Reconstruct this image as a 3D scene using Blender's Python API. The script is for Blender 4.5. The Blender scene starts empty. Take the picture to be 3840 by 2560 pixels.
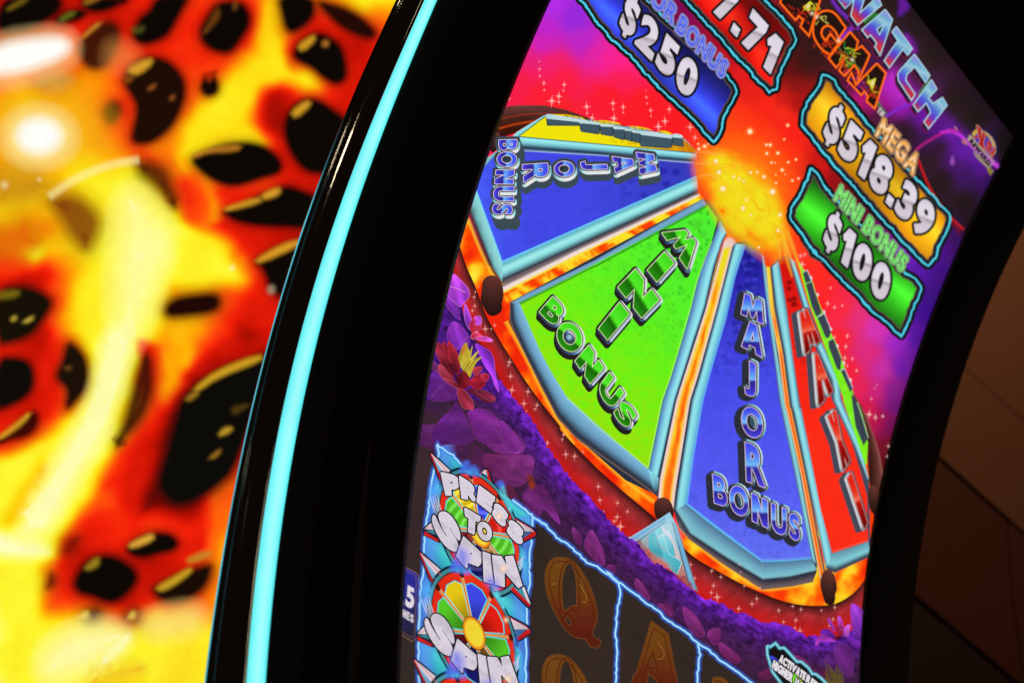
# A curved-screen slot machine seen close up from its left side, a backlit lava sign behind it.
import bpy, math, random
import numpy as np
from mathutils import Matrix, Vector
from mathutils.geometry import delaunay_2d_cdt

random.seed(7)
RNG = np.random.default_rng(7)
SC = bpy.context.scene
COL = SC.collection

# ------------------------------------------------------------------ camera
W = 0.60                                   # width of the curved screen, metres
F_PX, CX, CY = 6400.0, 1920.0, 1280.0      # 60 mm lens on a 36 mm sensor
AX = np.array([9000 - CX, 7150 - CY, F_PX]); AX /= np.linalg.norm(AX)     # screen's horizontal, in camera axes
AF = np.array([0, 0, 1.0]) - AX * AX[2]; AF /= np.linalg.norm(AF)
AU = np.cross(AX, AF)
PITCH = math.radians(18)
WX = np.array([1.0, 0, 0])
WF = np.array([0, math.cos(PITCH), math.sin(PITCH)])
WU = np.array([0, -math.sin(PITCH), math.cos(PITCH)])
CAM = np.array([0, 0, 1.30])
B3 = np.column_stack([WX, WF, WU]) @ np.vstack([AX, AF, AU])   # camera (right, down, forward) -> world
cam = bpy.data.cameras.new('camera')
cam.lens, cam.sensor_width = 36.0 * F_PX / 3840.0, 36.0
cam.clip_start, cam.clip_end = 0.02, 60
cam.dof.use_dof, cam.dof.focus_distance, cam.dof.aperture_fstop = True, 1.30, 9.0
co = bpy.data.objects.new('camera', cam); COL.objects.link(co)
co.matrix_world = Matrix(((*(B3[0] * (1, -1, -1)), CAM[0]), (*(B3[1] * (1, -1, -1)), CAM[1]),
                          (*(B3[2] * (1, -1, -1)), CAM[2]), (0, 0, 0, 1)))
SC.camera = co

# ------------------------------------------------------------------ world, lamps, exposure
world = bpy.data.worlds.new('World'); SC.world = world; world.use_nodes = True
world.node_tree.nodes['Background'].inputs[0].default_value = (1.0, 0.62, 0.36, 1)
world.node_tree.nodes['Background'].inputs[1].default_value = 0.03
SC.view_settings.view_transform = 'Standard'; SC.view_settings.look = 'None'
SC.view_settings.exposure = 0; SC.view_settings.gamma = 1
SC.cycles.transparent_max_bounces = 96
SC.cycles.max_bounces = 6
SC.cycles.use_denoising = True

def lamp(name, loc, target, power, size, colour, size_y=None):
    l = bpy.data.lights.new(name, 'AREA'); l.energy = power; l.color = colour
    l.shape = 'RECTANGLE'; l.size = size; l.size_y = size_y or size
    o = bpy.data.objects.new(name, l); COL.objects.link(o); o.location = loc
    o.rotation_euler = (Vector(target) - Vector(loc)).to_track_quat('-Z', 'Y').to_euler()
    return o

# ------------------------------------------------------------------ surfaces the pictures lie on
_gl = np.array([[2.08, .396], [1.987, .235], [1.917, .136], [1.829, .025], [1.698, -.11], [1.66, -.147], [1.555, -.232], [1.475, -.29],
                [1.384, -.349], [2.251, .848], [2.166, .593], [2.133, .51], [2.056, .347], [1.98, .215], [1.933, .153], [1.874, .082], [1.842, .048], [1.742, -.063]])
_pc = np.polyfit(_gl[:, 1], _gl[:, 0], 4)
_pd = np.polyder(_pc)
BLO, BHI = -0.46, 0.86
def prof(b):                                # depth of the screen at height b (both in screen widths)
    s0, s1 = np.polyval(_pd, BLO), np.polyval(_pd, BHI)
    bb = np.clip(b, BLO, BHI)
    return np.polyval(_pc, bb) + np.minimum(b - BLO, 0) * s0 + np.maximum(b - BHI, 0) * s1
def slope(b): return np.polyval(_pd, np.clip(b, BLO, BHI))
_bs = np.linspace(-1.2, 1.8, 3001)
_ss = np.concatenate([[0], np.cumsum(np.hypot(np.diff(_bs), np.diff(prof(_bs))))])
def rays(P): return np.c_[(np.asarray(P, float) - (CX, CY)) / F_PX, np.ones(len(P))]

class Screen:
    DZ = 0.0001 / W
    def xb(self, P, h=0.0):
        d = rays(P); dx, da, db = d @ AX, d @ AF, d @ AU
        lo, hi = np.full(len(d), .8), np.full(len(d), 5.0)
        for _ in range(46):
            m = (lo + hi) / 2; b = m * db
            v = m * da - (prof(b) - h * np.sqrt(1 + slope(b) ** 2))
            lo = np.where(v < 0, m, lo); hi = np.where(v < 0, hi, m)
        return lo * dx, lo * da, lo * db
    def to3(self, P, layer=0.0):
        x, a, b = self.xb(P, layer * self.DZ)
        x = np.clip(x, 1.1205, 2.135)                   # the picture ends under the bezel's lip
        return CAM + W * (x[:, None] * WX + a[:, None] * WF + b[:, None] * WU)
    def uv(self, P):
        x, a, b = self.xb(P); return np.c_[x, np.interp(b, _bs, _ss)]
    def px(self, uv):                        # (x, arc length) on the screen -> picture coordinates
        uv = np.asarray(uv, float); b = np.interp(uv[:, 1], _ss, _bs); a = prof(b)
        v = uv[:, 0][:, None] * AX + a[:, None] * AF + b[:, None] * AU
        return v[:, :2] / v[:, 2:] * F_PX + (CX, CY)
    def shift(self, P, d): return self.px(self.uv(P) + d)

class Plane:
    DZ = 0.0004
    def __init__(s, dist, yaw):
        s.n = -np.array([math.sin(yaw), math.cos(yaw), 0.0]); s.d = dist
    def to3(s, P, layer=0.0):
        d = rays(P) @ B3.T
        t = (s.d - layer * s.DZ) / (d @ -s.n)
        return CAM + d * t[:, None]

SCR = Screen()
LAVA = Plane(2.55, math.radians(20))

# ------------------------------------------------------------------ colour, noise, polygons
def lin(c):
    c = np.asarray(c, float) / 255.0
    return np.where(c <= .04045, c / 12.92, ((c + .055) / 1.055) ** 2.4)
def rgba(c, n=1, a=1.0):
    c = np.asarray(c, float)
    if c.ndim == 1: c = np.tile(c[:3], (n, 1))
    return np.c_[lin(c[:, :3]), np.broadcast_to(np.asarray(a, float), (len(c),))]
_T = RNG.random((256, 256))
def noise(P, scale, oct=3):
    P = np.asarray(P, float) / scale; out = np.zeros(len(P)); amp = 1.0; tot = 0
    for k in range(oct):
        q = P * 2 ** k + 17.3 * k; i = np.floor(q).astype(int); f = q - i; f = f * f * (3 - 2 * f)
        x0, y0 = i[:, 0] % 256, i[:, 1] % 256; x1, y1 = (x0 + 1) % 256, (y0 + 1) % 256
        v = (_T[x0, y0] * (1 - f[:, 0]) + _T[x1, y0] * f[:, 0]) * (1 - f[:, 1]) + (_T[x0, y1] * (1 - f[:, 0]) + _T[x1, y1] * f[:, 0]) * f[:, 1]
        out += v * amp; tot += amp; amp *= .5
    return out / tot
def ramp(t, stops):
    ts = [s[0] for s in stops]; cs = np.array([s[1] for s in stops], float)
    return np.column_stack([np.interp(t, ts, cs[:, k]) for k in range(3)])
def grad(p0, p1, stops):                      # colour that runs along p0 -> p1
    p0, p1 = np.asarray(p0, float), np.asarray(p1, float); d = p1 - p0
    return lambda P: ramp((P - p0) @ d / (d @ d), stops)
def field(ctrl, power=3.2):                   # smooth colour field through control points (x, y, r, g, b)
    c = np.array(ctrl, float)
    def fn(P):
        w = 1.0 / (((P[:, None, :] - c[None, :, :2]) ** 2).sum(2) + 900.0) ** (power / 2)
        return (w @ c[:, 2:]) / w.sum(1)[:, None]
    return fn
def crop(ox, oy, s): return lambda *pts: np.array(pts, float).reshape(-1, 2) * s + (ox, oy)
def resample(p, step, closed=True):
    p = np.asarray(p, float); q = np.vstack([p, p[:1]]) if closed else p
    out = []
    for a, b in zip(q[:-1], q[1:]):
        n = max(1, int(math.ceil(np.hypot(*(b - a)) / step)))
        out += [a + (b - a) * k / n for k in range(n)]
    if not closed: out.append(q[-1])
    return np.array(out)
def evenly(p, n):
    p = np.asarray(p, float); s = np.r_[0, np.cumsum(np.hypot(*np.diff(p, axis=0).T))]
    t = np.linspace(0, s[-1], n); return np.column_stack([np.interp(t, s, p[:, 0]), np.interp(t, s, p[:, 1])])
def smooth(p, it=2, closed=True):             # Chaikin corner cutting
    p = np.asarray(p, float)
    for _ in range(it):
        q = np.vstack([p, p[:1]]) if closed else p
        a, b = q[:-1], q[1:]
        r = np.empty((2 * len(a), 2)); r[0::2] = a * .75 + b * .25; r[1::2] = a * .25 + b * .75
        p = r if closed else np.vstack([p[:1], r[1:-1], p[-1:]])
    return p
def inside(P, polys):
    r = np.zeros(len(P), bool)
    for q in polys:
        x, y = P[:, 0], P[:, 1]; xj, yj = q[-1]
        for xi, yi in q:
            if yi != yj:
                r ^= ((yi > y) != (yj > y)) & (x < (xj - xi) * (y - yi) / (yj - yi) + xi)
            xj, yj = xi, yi
    return r
def sdist(P, poly):                           # distance to an outline, negative inside
    d = np.full(len(P), 1e12); q = np.roll(poly, -1, 0)
    for a, b in zip(poly, q):
        ab = b - a; t = np.clip(((P - a) @ ab) / (ab @ ab + 1e-9), 0, 1); d = np.minimum(d, ((P - a - t[:, None] * ab) ** 2).sum(1))
    return np.sqrt(d) * np.where(inside(P, [poly]), -1, 1)
def area(p): return .5 * np.sum(p[:, 0] * np.roll(p[:, 1], -1) - np.roll(p[:, 0], -1) * p[:, 1])
def normals(p, closed=True):
    if closed: e0, e1 = p - np.roll(p, 1, 0), np.roll(p, -1, 0) - p
    else:
        e = np.diff(p, axis=0); e0 = np.vstack([e[:1], e]); e1 = np.vstack([e, e[-1:]])
    u0 = e0 / (np.hypot(*e0.T)[:, None] + 1e-9); u1 = e1 / (np.hypot(*e1.T)[:, None] + 1e-9)
    t = u0 + u1; l = np.hypot(*t.T)[:, None]; t = np.where(l > 1e-6, t / (l + 1e-9), u1)
    n = np.column_stack([t[:, 1], -t[:, 0]])
    m = np.clip((n * np.column_stack([u1[:, 1], -u1[:, 0]])).sum(1), .5, 1)
    return n / m[:, None]
def offset(p, d):                             # d > 0 grows a closed polygon
    p = np.asarray(p, float); return p + normals(p) * d * (1 if area(p) > 0 else -1)
def ellipse(c, rx, ry, rot=0, n=28):
    t = np.linspace(0, 2 * math.pi, n, endpoint=False); x, y = rx * np.cos(t), ry * np.sin(t)
    k, s = math.cos(rot), math.sin(rot); return np.column_stack([c[0] + x * k - y * s, c[1] + x * s + y * k])

# ------------------------------------------------------------------ materials
def mat(name): 
    m = bpy.data.materials.new(name); m.use_nodes = True; m.node_tree.nodes.clear(); return m, m.node_tree.nodes, m.node_tree.links
def picture_mat(name, grain=0.0, scale=400.0, strength=1.0):   # light given off by a screen: colour from the picture, fine procedural grain
    m, N, L = mat(name)
    at = N.new('ShaderNodeAttribute'); at.attribute_name = 'Col'
    em = N.new('ShaderNodeEmission'); em.inputs[1].default_value = strength
    src = at.outputs['Color']
    if grain:
        tc = N.new('ShaderNodeTexCoord'); nz = N.new('ShaderNodeTexNoise'); nz.inputs['Scale'].default_value = scale; nz.inputs['Detail'].default_value = 3
        mp = N.new('ShaderNodeMapRange'); mp.inputs[1].default_value = .25; mp.inputs[2].default_value = .75
        mp.inputs[3].default_value = 1 - grain; mp.inputs[4].default_value = 1 + grain
        mx = N.new('ShaderNodeMix'); mx.data_type = 'RGBA'; mx.blend_type = 'MULTIPLY'; mx.inputs[0].default_value = 1
        L.new(tc.outputs['Object'], nz.inputs['Vector']); L.new(nz.outputs['Fac'], mp.inputs[0])
        L.new(src, mx.inputs[6]); L.new(mp.outputs[0], mx.inputs[7]); src = mx.outputs[2]
    tr = N.new('ShaderNodeBsdfTransparent'); sh = N.new('ShaderNodeMixShader'); out = N.new('ShaderNodeOutputMaterial')
    L.new(src, em.inputs[0]); L.new(at.outputs['Alpha'], sh.inputs[0]); L.new(tr.outputs[0], sh.inputs[1]); L.new(em.outputs[0], sh.inputs[2])
    L.new(sh.outputs[0], out.inputs[0]); return m
def surface_mat(name, colour, rough, metal=0.0, bump=0.0, scale=60.0, coat=0.0, spec=.5):
    m, N, L = mat(name); p = N.new('ShaderNodeBsdfPrincipled'); out = N.new('ShaderNodeOutputMaterial')
    tc = N.new('ShaderNodeTexCoord'); nz = N.new('ShaderNodeTexNoise'); nz.inputs['Scale'].default_value = scale; nz.inputs['Detail'].default_value = 6
    cr = N.new('ShaderNodeValToRGB'); c = np.array(colour)
    cr.color_ramp.elements[0].color = (*(c * .75), 1); cr.color_ramp.elements[1].color = (*np.minimum(c * 1.25, 1), 1)
    L.new(tc.outputs['Object'], nz.inputs['Vector']); L.new(nz.outputs['Fac'], cr.inputs[0]); L.new(cr.outputs[0], p.inputs['Base Color'])
    p.inputs['Roughness'].default_value = rough; p.inputs['Metallic'].default_value = metal; p.inputs['Coat Weight'].default_value = coat
    p.inputs['Specular IOR Level'].default_value = spec
    if bump:
        bp = N.new('ShaderNodeBump'); bp.inputs['Strength'].default_value = bump; bp.inputs['Distance'].default_value = .002
        L.new(nz.outputs['Fac'], bp.inputs['Height']); L.new(bp.outputs[0], p.inputs['Normal'])
    L.new(p.outputs[0], out.inputs[0]); return m
M_PIC = picture_mat('screen_picture', .05, 900)
M_FUR = picture_mat('screen_picture_fur', .28, 300)
M_FIRE = picture_mat('screen_picture_fire', .05, 200)
M_GLOW = picture_mat('led_and_reflection_glow', 0, 1, 1.0)
M_LAVA = picture_mat('backlit_print', .04, 60)
M_BEZEL = surface_mat('black_bezel', (.0035, .0035, .003), .34, spec=.25)
M_GLOSS = surface_mat('black_gloss_trim', (.020, .013, .010), .035, bump=.08, scale=18, coat=.5)
M_FRAME = surface_mat('matte_black_border', (.012, .012, .008), .6, spec=.3)
M_BODY = surface_mat('cabinet_black', (.008, .008, .008), .5)

# ------------------------------------------------------------------ scene objects
def thing(name, label, cat, loc=(0, 0, 0), group=None):
    o = bpy.data.objects.new(name, None); COL.objects.link(o); o.location = loc
    o['label'] = label; o['category'] = cat
    if group: o['group'] = group
    return o
def link_mesh(name, verts, faces, material, parent=None, label=None, cols=None, smooth_=False, kind=None):
    me = bpy.data.meshes.new(name); o = bpy.data.objects.new(name, me); COL.objects.link(o)
    if parent is not None: o.parent = parent
    V = np.asarray(verts, float)
    if parent is not None:
        off = np.zeros(3); p = parent
        while p is not None: off += np.array(p.location); p = p.parent
        V = V - off
    me.from_pydata(V.tolist(), [], [list(f) for f in faces])
    if cols is not None:
        at = me.color_attributes.new('Col', 'FLOAT_COLOR', 'POINT'); at.data.foreach_set('color', np.asarray(cols, np.float32).ravel())
    me.materials.append(material)
    if smooth_: me.polygons.foreach_set('use_smooth', [True] * len(me.polygons))
    if label: o['label'] = label
    if kind: o['kind'] = kind
    me.update(); return o

class El:
    """One picture element: coloured sheets lying on a surface, layer above layer."""
    def __init__(s, name, parent, surf=SCR, m=None, label=None, kind=None):
        s.name, s.parent, s.surf, s.m, s.label, s.kind = name, parent, surf, m or M_PIC, label, kind
        s.V, s.F, s.C, s.n = [], [], [], 0
    def mesh(s, P, F, C, layer):
        if len(P) == 0: return
        s.V.append(s.surf.to3(P, layer)); s.F += [tuple(i + s.n for i in f) for f in F]; s.C.append(C); s.n += len(P)
    def done(s):
        if not s.V: return None
        return link_mesh(s.name, np.vstack(s.V), s.F, s.m, s.parent, s.label, np.vstack(s.C), kind=s.kind)
    def fill(s, polys, col, layer, a=1.0, step=20.0, dense=None):
        if isinstance(polys, np.ndarray) and polys.ndim == 2: polys = [polys]
        loops = [resample(p, step) for p in polys if len(p) > 2]
        if not loops: return
        st = dense or step
        allp = np.vstack(loops); lo, hi = allp.min(0), allp.max(0)
        gx, gy = np.meshgrid(np.arange(lo[0] + st / 2, hi[0], st), np.arange(lo[1] + st / 2, hi[1], st)); gy[:, ::2] += st * .31
        g = np.column_stack([gx.ravel(), gy.ravel()])
        g = g[inside(g, loops)] if len(g) else g
        if len(g):                                      # keep the filling points off the outline
            keep = np.ones(len(g), bool)
            for k in range(0, len(g), 2000):
                d = ((g[k:k + 2000, None] - allp[None]) ** 2).sum(2).min(1); keep[k:k + 2000] = d > (st * .35) ** 2
            g = g[keep]
        edges, k = [], 0
        for l in loops:
            edges += [(k + i, k + (i + 1) % len(l)) for i in range(len(l))]; k += len(l)
        pts = np.vstack([allp, g]) if len(g) else allp
        vo, _, fo, *_ = delaunay_2d_cdt([Vector(p) for p in pts], edges, [], 4 if len(loops) > 1 else 1, 1e-4)
        P = np.array([tuple(v) for v in vo])
        if len(loops) > 1:                              # leave the holes of letters open
            cen = np.array([P[list(f)].mean(0) for f in fo]); ok = inside(cen, loops); fo = [f for f, k in zip(fo, ok) if k]
        used = sorted({i for f in fo for i in f}); re = {u: i for i, u in enumerate(used)}
        if not used: return
        P = P[used]; F = [[re[i] for i in f] for f in fo]
        c = col(P) if callable(col) else col
        aa = a(P) if callable(a) else a
        s.mesh(P, F, rgba(c, len(P), aa), layer)
    def ribbon(s, p, w, stops, layer, closed=False, step=16.0):
        """Strip along p; stops = (position -1..1 across, colour, alpha)."""
        p = resample(p, step, closed); n = normals(p, closed); w = np.broadcast_to(np.asarray(w, float), (len(p),)) if np.ndim(w) == 0 else np.interp(np.linspace(0, 1, len(p)), np.linspace(0, 1, len(w)), w)
        k = len(stops); V, C = [], []
        for t, c, a in stops:
            q = p + n * (t * w / 2)[:, None]; V.append(q); C.append(rgba(c(q) if callable(c) else c, len(p), a))
        N, F = len(p), []
        for j in range(k - 1):
            for i in range(N if closed else N - 1):
                i2 = (i + 1) % N; F.append((j * N + i, j * N + i2, (j + 1) * N + i2, (j + 1) * N + i))
        s.mesh(np.vstack(V), F, np.vstack(C), layer)
    def stroke(s, p, w, col, layer, closed=True, step=16.0, light=None, a=1.0):
        """Round-jointed line; light = (direction, stops) colours it by the way its edge faces."""
        p = resample(p, step, closed); N = len(p); q = np.roll(p, -1, 0) if closed else p[1:]; b = p if closed else p[:-1]
        d = q - b; l = np.hypot(*d.T)[:, None]; d = d / np.maximum(l, 1e-6); n = np.column_stack([d[:, 1], -d[:, 0]]) * w / 2
        P = np.vstack([b + n, q + n, q - n, b - n]); m = len(b)
        F = [(i, m + i, 2 * m + i, 3 * m + i) for i in range(m)]
        t = np.linspace(0, 2 * math.pi, 8, endpoint=False); ring = np.column_stack([np.cos(t), np.sin(t)]) * w / 2
        disc = (p[:, None, :] + ring[None]).reshape(-1, 2); base = len(P)
        F += [tuple(base + i * 8 + k for k in range(8)) for i in range(N)]
        P = np.vstack([P, disc])
        if light is not None:
            nn = normals(p, closed) * (1 if not closed or area(p) > 0 else -1); nn /= np.hypot(*nn.T)[:, None] + 1e-9
            L_ = np.asarray(light[0], float); L_ /= np.hypot(*L_); f = (nn @ L_ + 1) / 2
            fb = f if closed else f[:-1]; fq = np.roll(f, -1) if closed else f[1:]
            c = ramp(np.r_[fb, fq, fq, fb, np.repeat(f, 8)], light[1])
        else: c = col(P) if callable(col) else col
        s.mesh(P, F, rgba(c, len(P), a), layer)
    def band(s, A, B, stops, layer, n=40, a=1.0):
        """Sheet between two lines with colour stops across it."""
        A, B = evenly(A, n), evenly(B, n); V, C = [], []
        for t, c in stops:
            q = A * (1 - t) + B * t; V.append(q); C.append(rgba(c(q) if callable(c) else c, n, a))
        F = [(j * n + i, j * n + i + 1, (j + 1) * n + i + 1, (j + 1) * n + i) for j in range(len(stops) - 1) for i in range(n - 1)]
        s.mesh(np.vstack(V), F, np.vstack(C), layer)
    def soft(s, poly, col, feather, layer, a=1.0, sm=2, step=22.0):
        """A shape whose rim fades out over a width of feather."""
        p = smooth(poly, sm) if sm else np.asarray(poly, float); p = resample(p, min(step, max(8, feather)))
        pin, pmid, pout = offset(p, -feather * .5), p, offset(p, feather * .5)
        if abs(area(pin)) > 20 and area(pin) * area(p) > 0: s.fill(pin, col, layer, a, step)
        N = len(p); ca = [col(q) if callable(col) else col for q in (pin, pmid, pout)]
        al = [a(q) if callable(a) else a for q in (pin, pmid)]
        C = np.vstack([rgba(ca[0], N, al[0]), rgba(ca[1], N, np.asarray(al[1]) * .5), rgba(ca[2], N, 0.0)])
        F = [(j * N + i, j * N + (i + 1) % N, (j + 1) * N + (i + 1) % N, (j + 1) * N + i) for j in range(2) for i in range(N)]
        s.mesh(np.vstack([pin, pmid, pout]), F, C, layer)
    def glow(s, c, r, col, layer, a=1.0, ry=None, rot=0, core=.0):
        k = 20; ry = ry or r; e = ellipse((0, 0), 1, 1, 0, k); cs, sn = math.cos(rot), math.sin(rot); P, C, F = [np.array([c], float)], [rgba(col, 1, a)], []
        for j, (f, al) in enumerate(((max(core, .12), 1.0 if core else .85), (core + (1 - core) * .35, .5), (core + (1 - core) * .65, .17), (1, 0))):
            q = e * (r * f, ry * f); q = np.column_stack([q[:, 0] * cs - q[:, 1] * sn, q[:, 0] * sn + q[:, 1] * cs]) + c
            P.append(q); C.append(rgba(col, k, a * al)); b0, b1 = 1 + (j - 1) * k, 1 + j * k
            F += [(0, b1 + i, b1 + (i + 1) % k) for i in range(k)] if j == 0 else [(b0 + i, b0 + (i + 1) % k, b1 + (i + 1) % k, b1 + i) for i in range(k)]
        s.mesh(np.vstack(P), F, np.vstack(C), layer)
    def star(s, c, r, col, layer, a=.9, rot=0.15, long=1.35):
        t = np.arange(8) * math.pi / 4 + rot; rr = np.where(np.arange(8) % 2 == 0, r, r * .17); rr[[2, 6]] *= long
        P = np.vstack([[c], np.column_stack([c[0] + rr * np.cos(t), c[1] + rr * np.sin(t)])])
        al = np.r_[a, np.where(np.arange(8) % 2 == 0, .1 * a, a * .8)]
        s.mesh(P, [(0, 1 + i, 1 + (i + 1) % 8) for i in range(8)], rgba(col, 9, al), layer)
        s.glow(c, r * .55, col, layer + .4, a * .55)

# ------------------------------------------------------------------ lettering
_GL = {}
BOLD = .042
CUSTOM = {'1': [[(0, .70), (.34, 1), (1, 1), (1, 0), (.42, 0), (.42, .66), (.16, .58)]],
          '7': [[(0, 1), (1, 1), (1, .80), (.52, 0), (.10, 0), (.58, .74), (0, .74)]],
          '.': [[(0, 0), (0, 1), (1, 1), (1, 0)]],
          'I': [[(0, 0), (0, 1), (1, 1), (1, 0)]],
          'T': [[(0, 1), (1, 1), (1, .74), (.68, .74), (.68, 0), (.32, 0), (.32, .74), (0, .74)]],
          'X': [[(0, 1), (.34, 1), (.5, .70), (.66, 1), (1, 1), (.70, .5), (1, 0), (.66, 0), (.5, .30), (.34, 0), (0, 0), (.30, .5)]],
          'H': [[(0, 0), (0, 1), (.32, 1), (.32, .62), (.68, .62), (.68, 1), (1, 1), (1, 0), (.68, 0), (.68, .36), (.32, .36), (.32, 0)]],
          'E': [[(0, 0), (0, 1), (1, 1), (1, .76), (.40, .76), (.40, .62), (.92, .62), (.92, .40), (.40, .40), (.40, .24), (1, .24), (1, 0)]],
          'N': [[(0, 0), (0, 1), (.34, 1), (.66, .50), (.66, 1), (1, 1), (1, 0), (.66, 0), (.34, .50), (.34, 0)]],
          'M': [[(0, 0), (.13, 1), (.36, 1), (.5, .50), (.64, 1), (.87, 1), (1, 0), (.745, 0), (.68, .50), (.55, .06), (.45, .06), (.32, .50), (.255, 0)]],
          'A': [[(0, 0), (.34, 1), (.66, 1), (1, 0), (.70, 0), (.645, .20), (.355, .20), (.30, 0)], [(.41, .40), (.59, .40), (.5, .72)]]}
CW = {'1': .42, '7': .56, '.': .22, 'I': .26, 'T': .62, 'X': .66, 'H': .68, 'E': .52, 'N': .70, 'M': .88, 'A': .74}
def glyph(ch, bold=BOLD, plain=False):
    """Outline loops of a letter scaled to a unit box, and its width relative to its height."""
    key = (ch, bold, plain)
    if key not in _GL:
        if ch == '$':                                   # an S with short bars above and below it
            S, w = glyph('S', bold); bar = lambda y0, y1: np.array([(.40, y0), (.40, y1), (.60, y1), (.60, y0)])
            _GL[key] = ([S[0] * (1, .80) + (0, .10), bar(.895, 1.0), bar(0, .105)], w * .86)
        elif ch in CUSTOM and not plain: _GL[key] = ([np.array(l, float) for l in CUSTOM[ch]], CW[ch])
        else:
            cu = bpy.data.curves.new('lettering', 'FONT'); cu.body = ch; cu.fill_mode = 'NONE'; cu.resolution_u = 5
            o = bpy.data.objects.new('lettering', cu); me = o.to_mesh()
            v = np.array([tuple(x.co)[:2] for x in me.vertices]); nb = {}
            for e in me.edges:
                a, b = e.vertices; nb.setdefault(a, []).append(b); nb.setdefault(b, []).append(a)
            loops, seen = [], set()
            for st in nb:
                if st in seen: continue
                l, cur, prev = [], st, None
                while cur not in seen:
                    seen.add(cur); l.append(cur); nx = [x for x in nb[cur] if x != prev and x not in seen]; prev = cur
                    if not nx: break
                    cur = nx[0]
                loops.append(v[l])
            o.to_mesh_clear(); bpy.data.objects.remove(o); bpy.data.curves.remove(cu)
            k = max(range(len(loops)), key=lambda i: abs(area(loops[i])))      # make the face bold
            loops = [resample(offset(resample(l, .03), bold if i == k else -bold), .04) for i, l in enumerate(loops)]
            al = np.vstack(loops); lo, hi = al.min(0), al.max(0)
            _GL[key] = ([(l - lo) / (hi - lo) for l in loops], float((hi - lo)[0] / (hi - lo)[1]) * {'$': 1.25}.get(ch, 1))
    return _GL[key]
def homog(quad):                              # unit box (0,0)(1,0)(1,1)(0,1) -> BL, BR, TR, TL
    A, y = [], []
    for (u, v), (px, py) in zip(((0, 0), (1, 0), (1, 1), (0, 1)), quad):
        A += [[u, v, 1, 0, 0, 0, -u * px, -v * px], [0, 0, 0, u, v, 1, -u * py, -v * py]]; y += [px, py]
    h = np.append(np.linalg.solve(np.array(A, float), np.array(y, float)), 1).reshape(3, 3)
    def f(P):
        q = np.c_[P, np.ones(len(P))] @ h.T; return q[:, :2] / q[:, 2:]
    return f
def letter(ch, quad, bold=BOLD, plain=False):
    f = homog(quad); return [f(resample(l, .06 if ch in CUSTOM else .2)) for l in glyph(ch, bold, plain)[0]]
def word(txt, BL, BR, up, gap=.10, up2=None, bold=BOLD, plain=False):
    """Letters of a word standing on the line BL-BR; up is the height vector (up2 at the far end)."""
    BL, BR, up = (np.asarray(v, float) for v in (BL, BR, up)); up2 = up if up2 is None else np.asarray(up2, float)
    ws = [(.30 if c == ' ' else glyph(c, bold, plain)[1]) for c in txt]; tot = sum(ws) + gap * (len(txt) - 1); x = 0; out = []
    f = homog((BL, BR, BR + up2, BL + up))
    for c, w in zip(txt, ws):
        if c != ' ':
            hi, lo = (1.10, -.10) if c == '$' else ((.24, 0) if c == '.' else (1, 0))
            q = f(np.array([(x / tot, lo), ((x + w) / tot, lo), ((x + w) / tot, hi), (x / tot, hi)])); out.append(letter(c, q, bold, plain))
        x += w + gap
    return out
def write(el, letters, style, layer):
    """style: bottom to top, ('ring', width, colour) / ('lit', width, direction, stops) / ('slab', dx, dy, width, colour) / ('fill', colour, embolden)."""
    for k, st in enumerate(style):
        for L_ in letters:
            h = layer + k
            if st[0] == 'ring':
                for l in L_: el.stroke(l, st[1], st[2], h)
            elif st[0] == 'lit':
                for l in L_: el.stroke(l + np.array(st[4] if len(st) > 4 else (0, 0)), st[1], None, h, light=(st[2], st[3]))
                if len(st) > 4: el.fill(L_[0] + np.array(st[4]), (60, 80, 100), h - .3)
            elif st[0] == 'slab':
                n = max(2, int(math.hypot(st[1], st[2]) / 7))
                for i in range(n + 1):
                    for l in L_[:1]: 
                        q = l + np.array([st[1], st[2]]) * i / n; el.stroke(q, st[3], st[4], h)
                        if i in (0, n // 2, n): el.fill(q, st[4], h)
            elif st[0] == 'fill':
                c = st[1](L_) if getattr(st[1], 'per_letter', False) else st[1]
                el.fill(L_, c, h, dense=9)
                if st[2]:
                    for l in L_: el.stroke(l, st[2], c, h)
def per_letter(up, stops):                    # gradient over each letter's own height
    up = np.asarray(up, float)
    def f(L_):
        a = np.vstack(L_) @ up; lo, hi = a.min(), a.max()
        return lambda P: ramp((P @ up - lo) / (hi - lo), stops)
    f.per_letter = True; return f

# ------------------------------------------------------------------ the machine's body, bezel and light strip
MACHINE = thing('slot_machine', 'black slot machine with a tall curved screen showing a prize wheel', 'slot machine', CAM + W * (1.6 * WX + 1.9 * WF - .5 * WU))
_trace = {
 'led': (.945, [(1590,0),(1537,133),(1455,316),(1378.6,490),(1317,663),(1266,800),(1197.5,1000),(1138,1219),(1088,1418),(1028,1696),(998.5,1895),(970.6,2065),(948.8,2263),(924,2560)]),
 'ledr': (.972, [(1640,0),(1577,153),(1506,326.5),(1434.7,500),(1373.5,663),(1327.5,800),(1269,1000),(1207.5,1219),(1157.7,1418),(1118,1587),(1093,1736),(1068,1895),(1043,2084),(1023,2263),(996.5,2560)]),
 'out': (.928, [(1488,0),(1434.7,107),(1343,306),(1276.5,474.5),(1210,643),(1151.5,800),(1083,1000),(1028,1229),(968.7,1418),(914,1637),(864,1895.5),(824,2134),(789.6,2363),(767.7,2560)]),
 'rim': (2.268, [(3840,865),(3690,1200),(3625,1382),(3573,1521),(3525,1712),(3486,1894),(3460,2041),(3438.5,2189),(3427,2327),(3408,2560)])}
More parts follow.
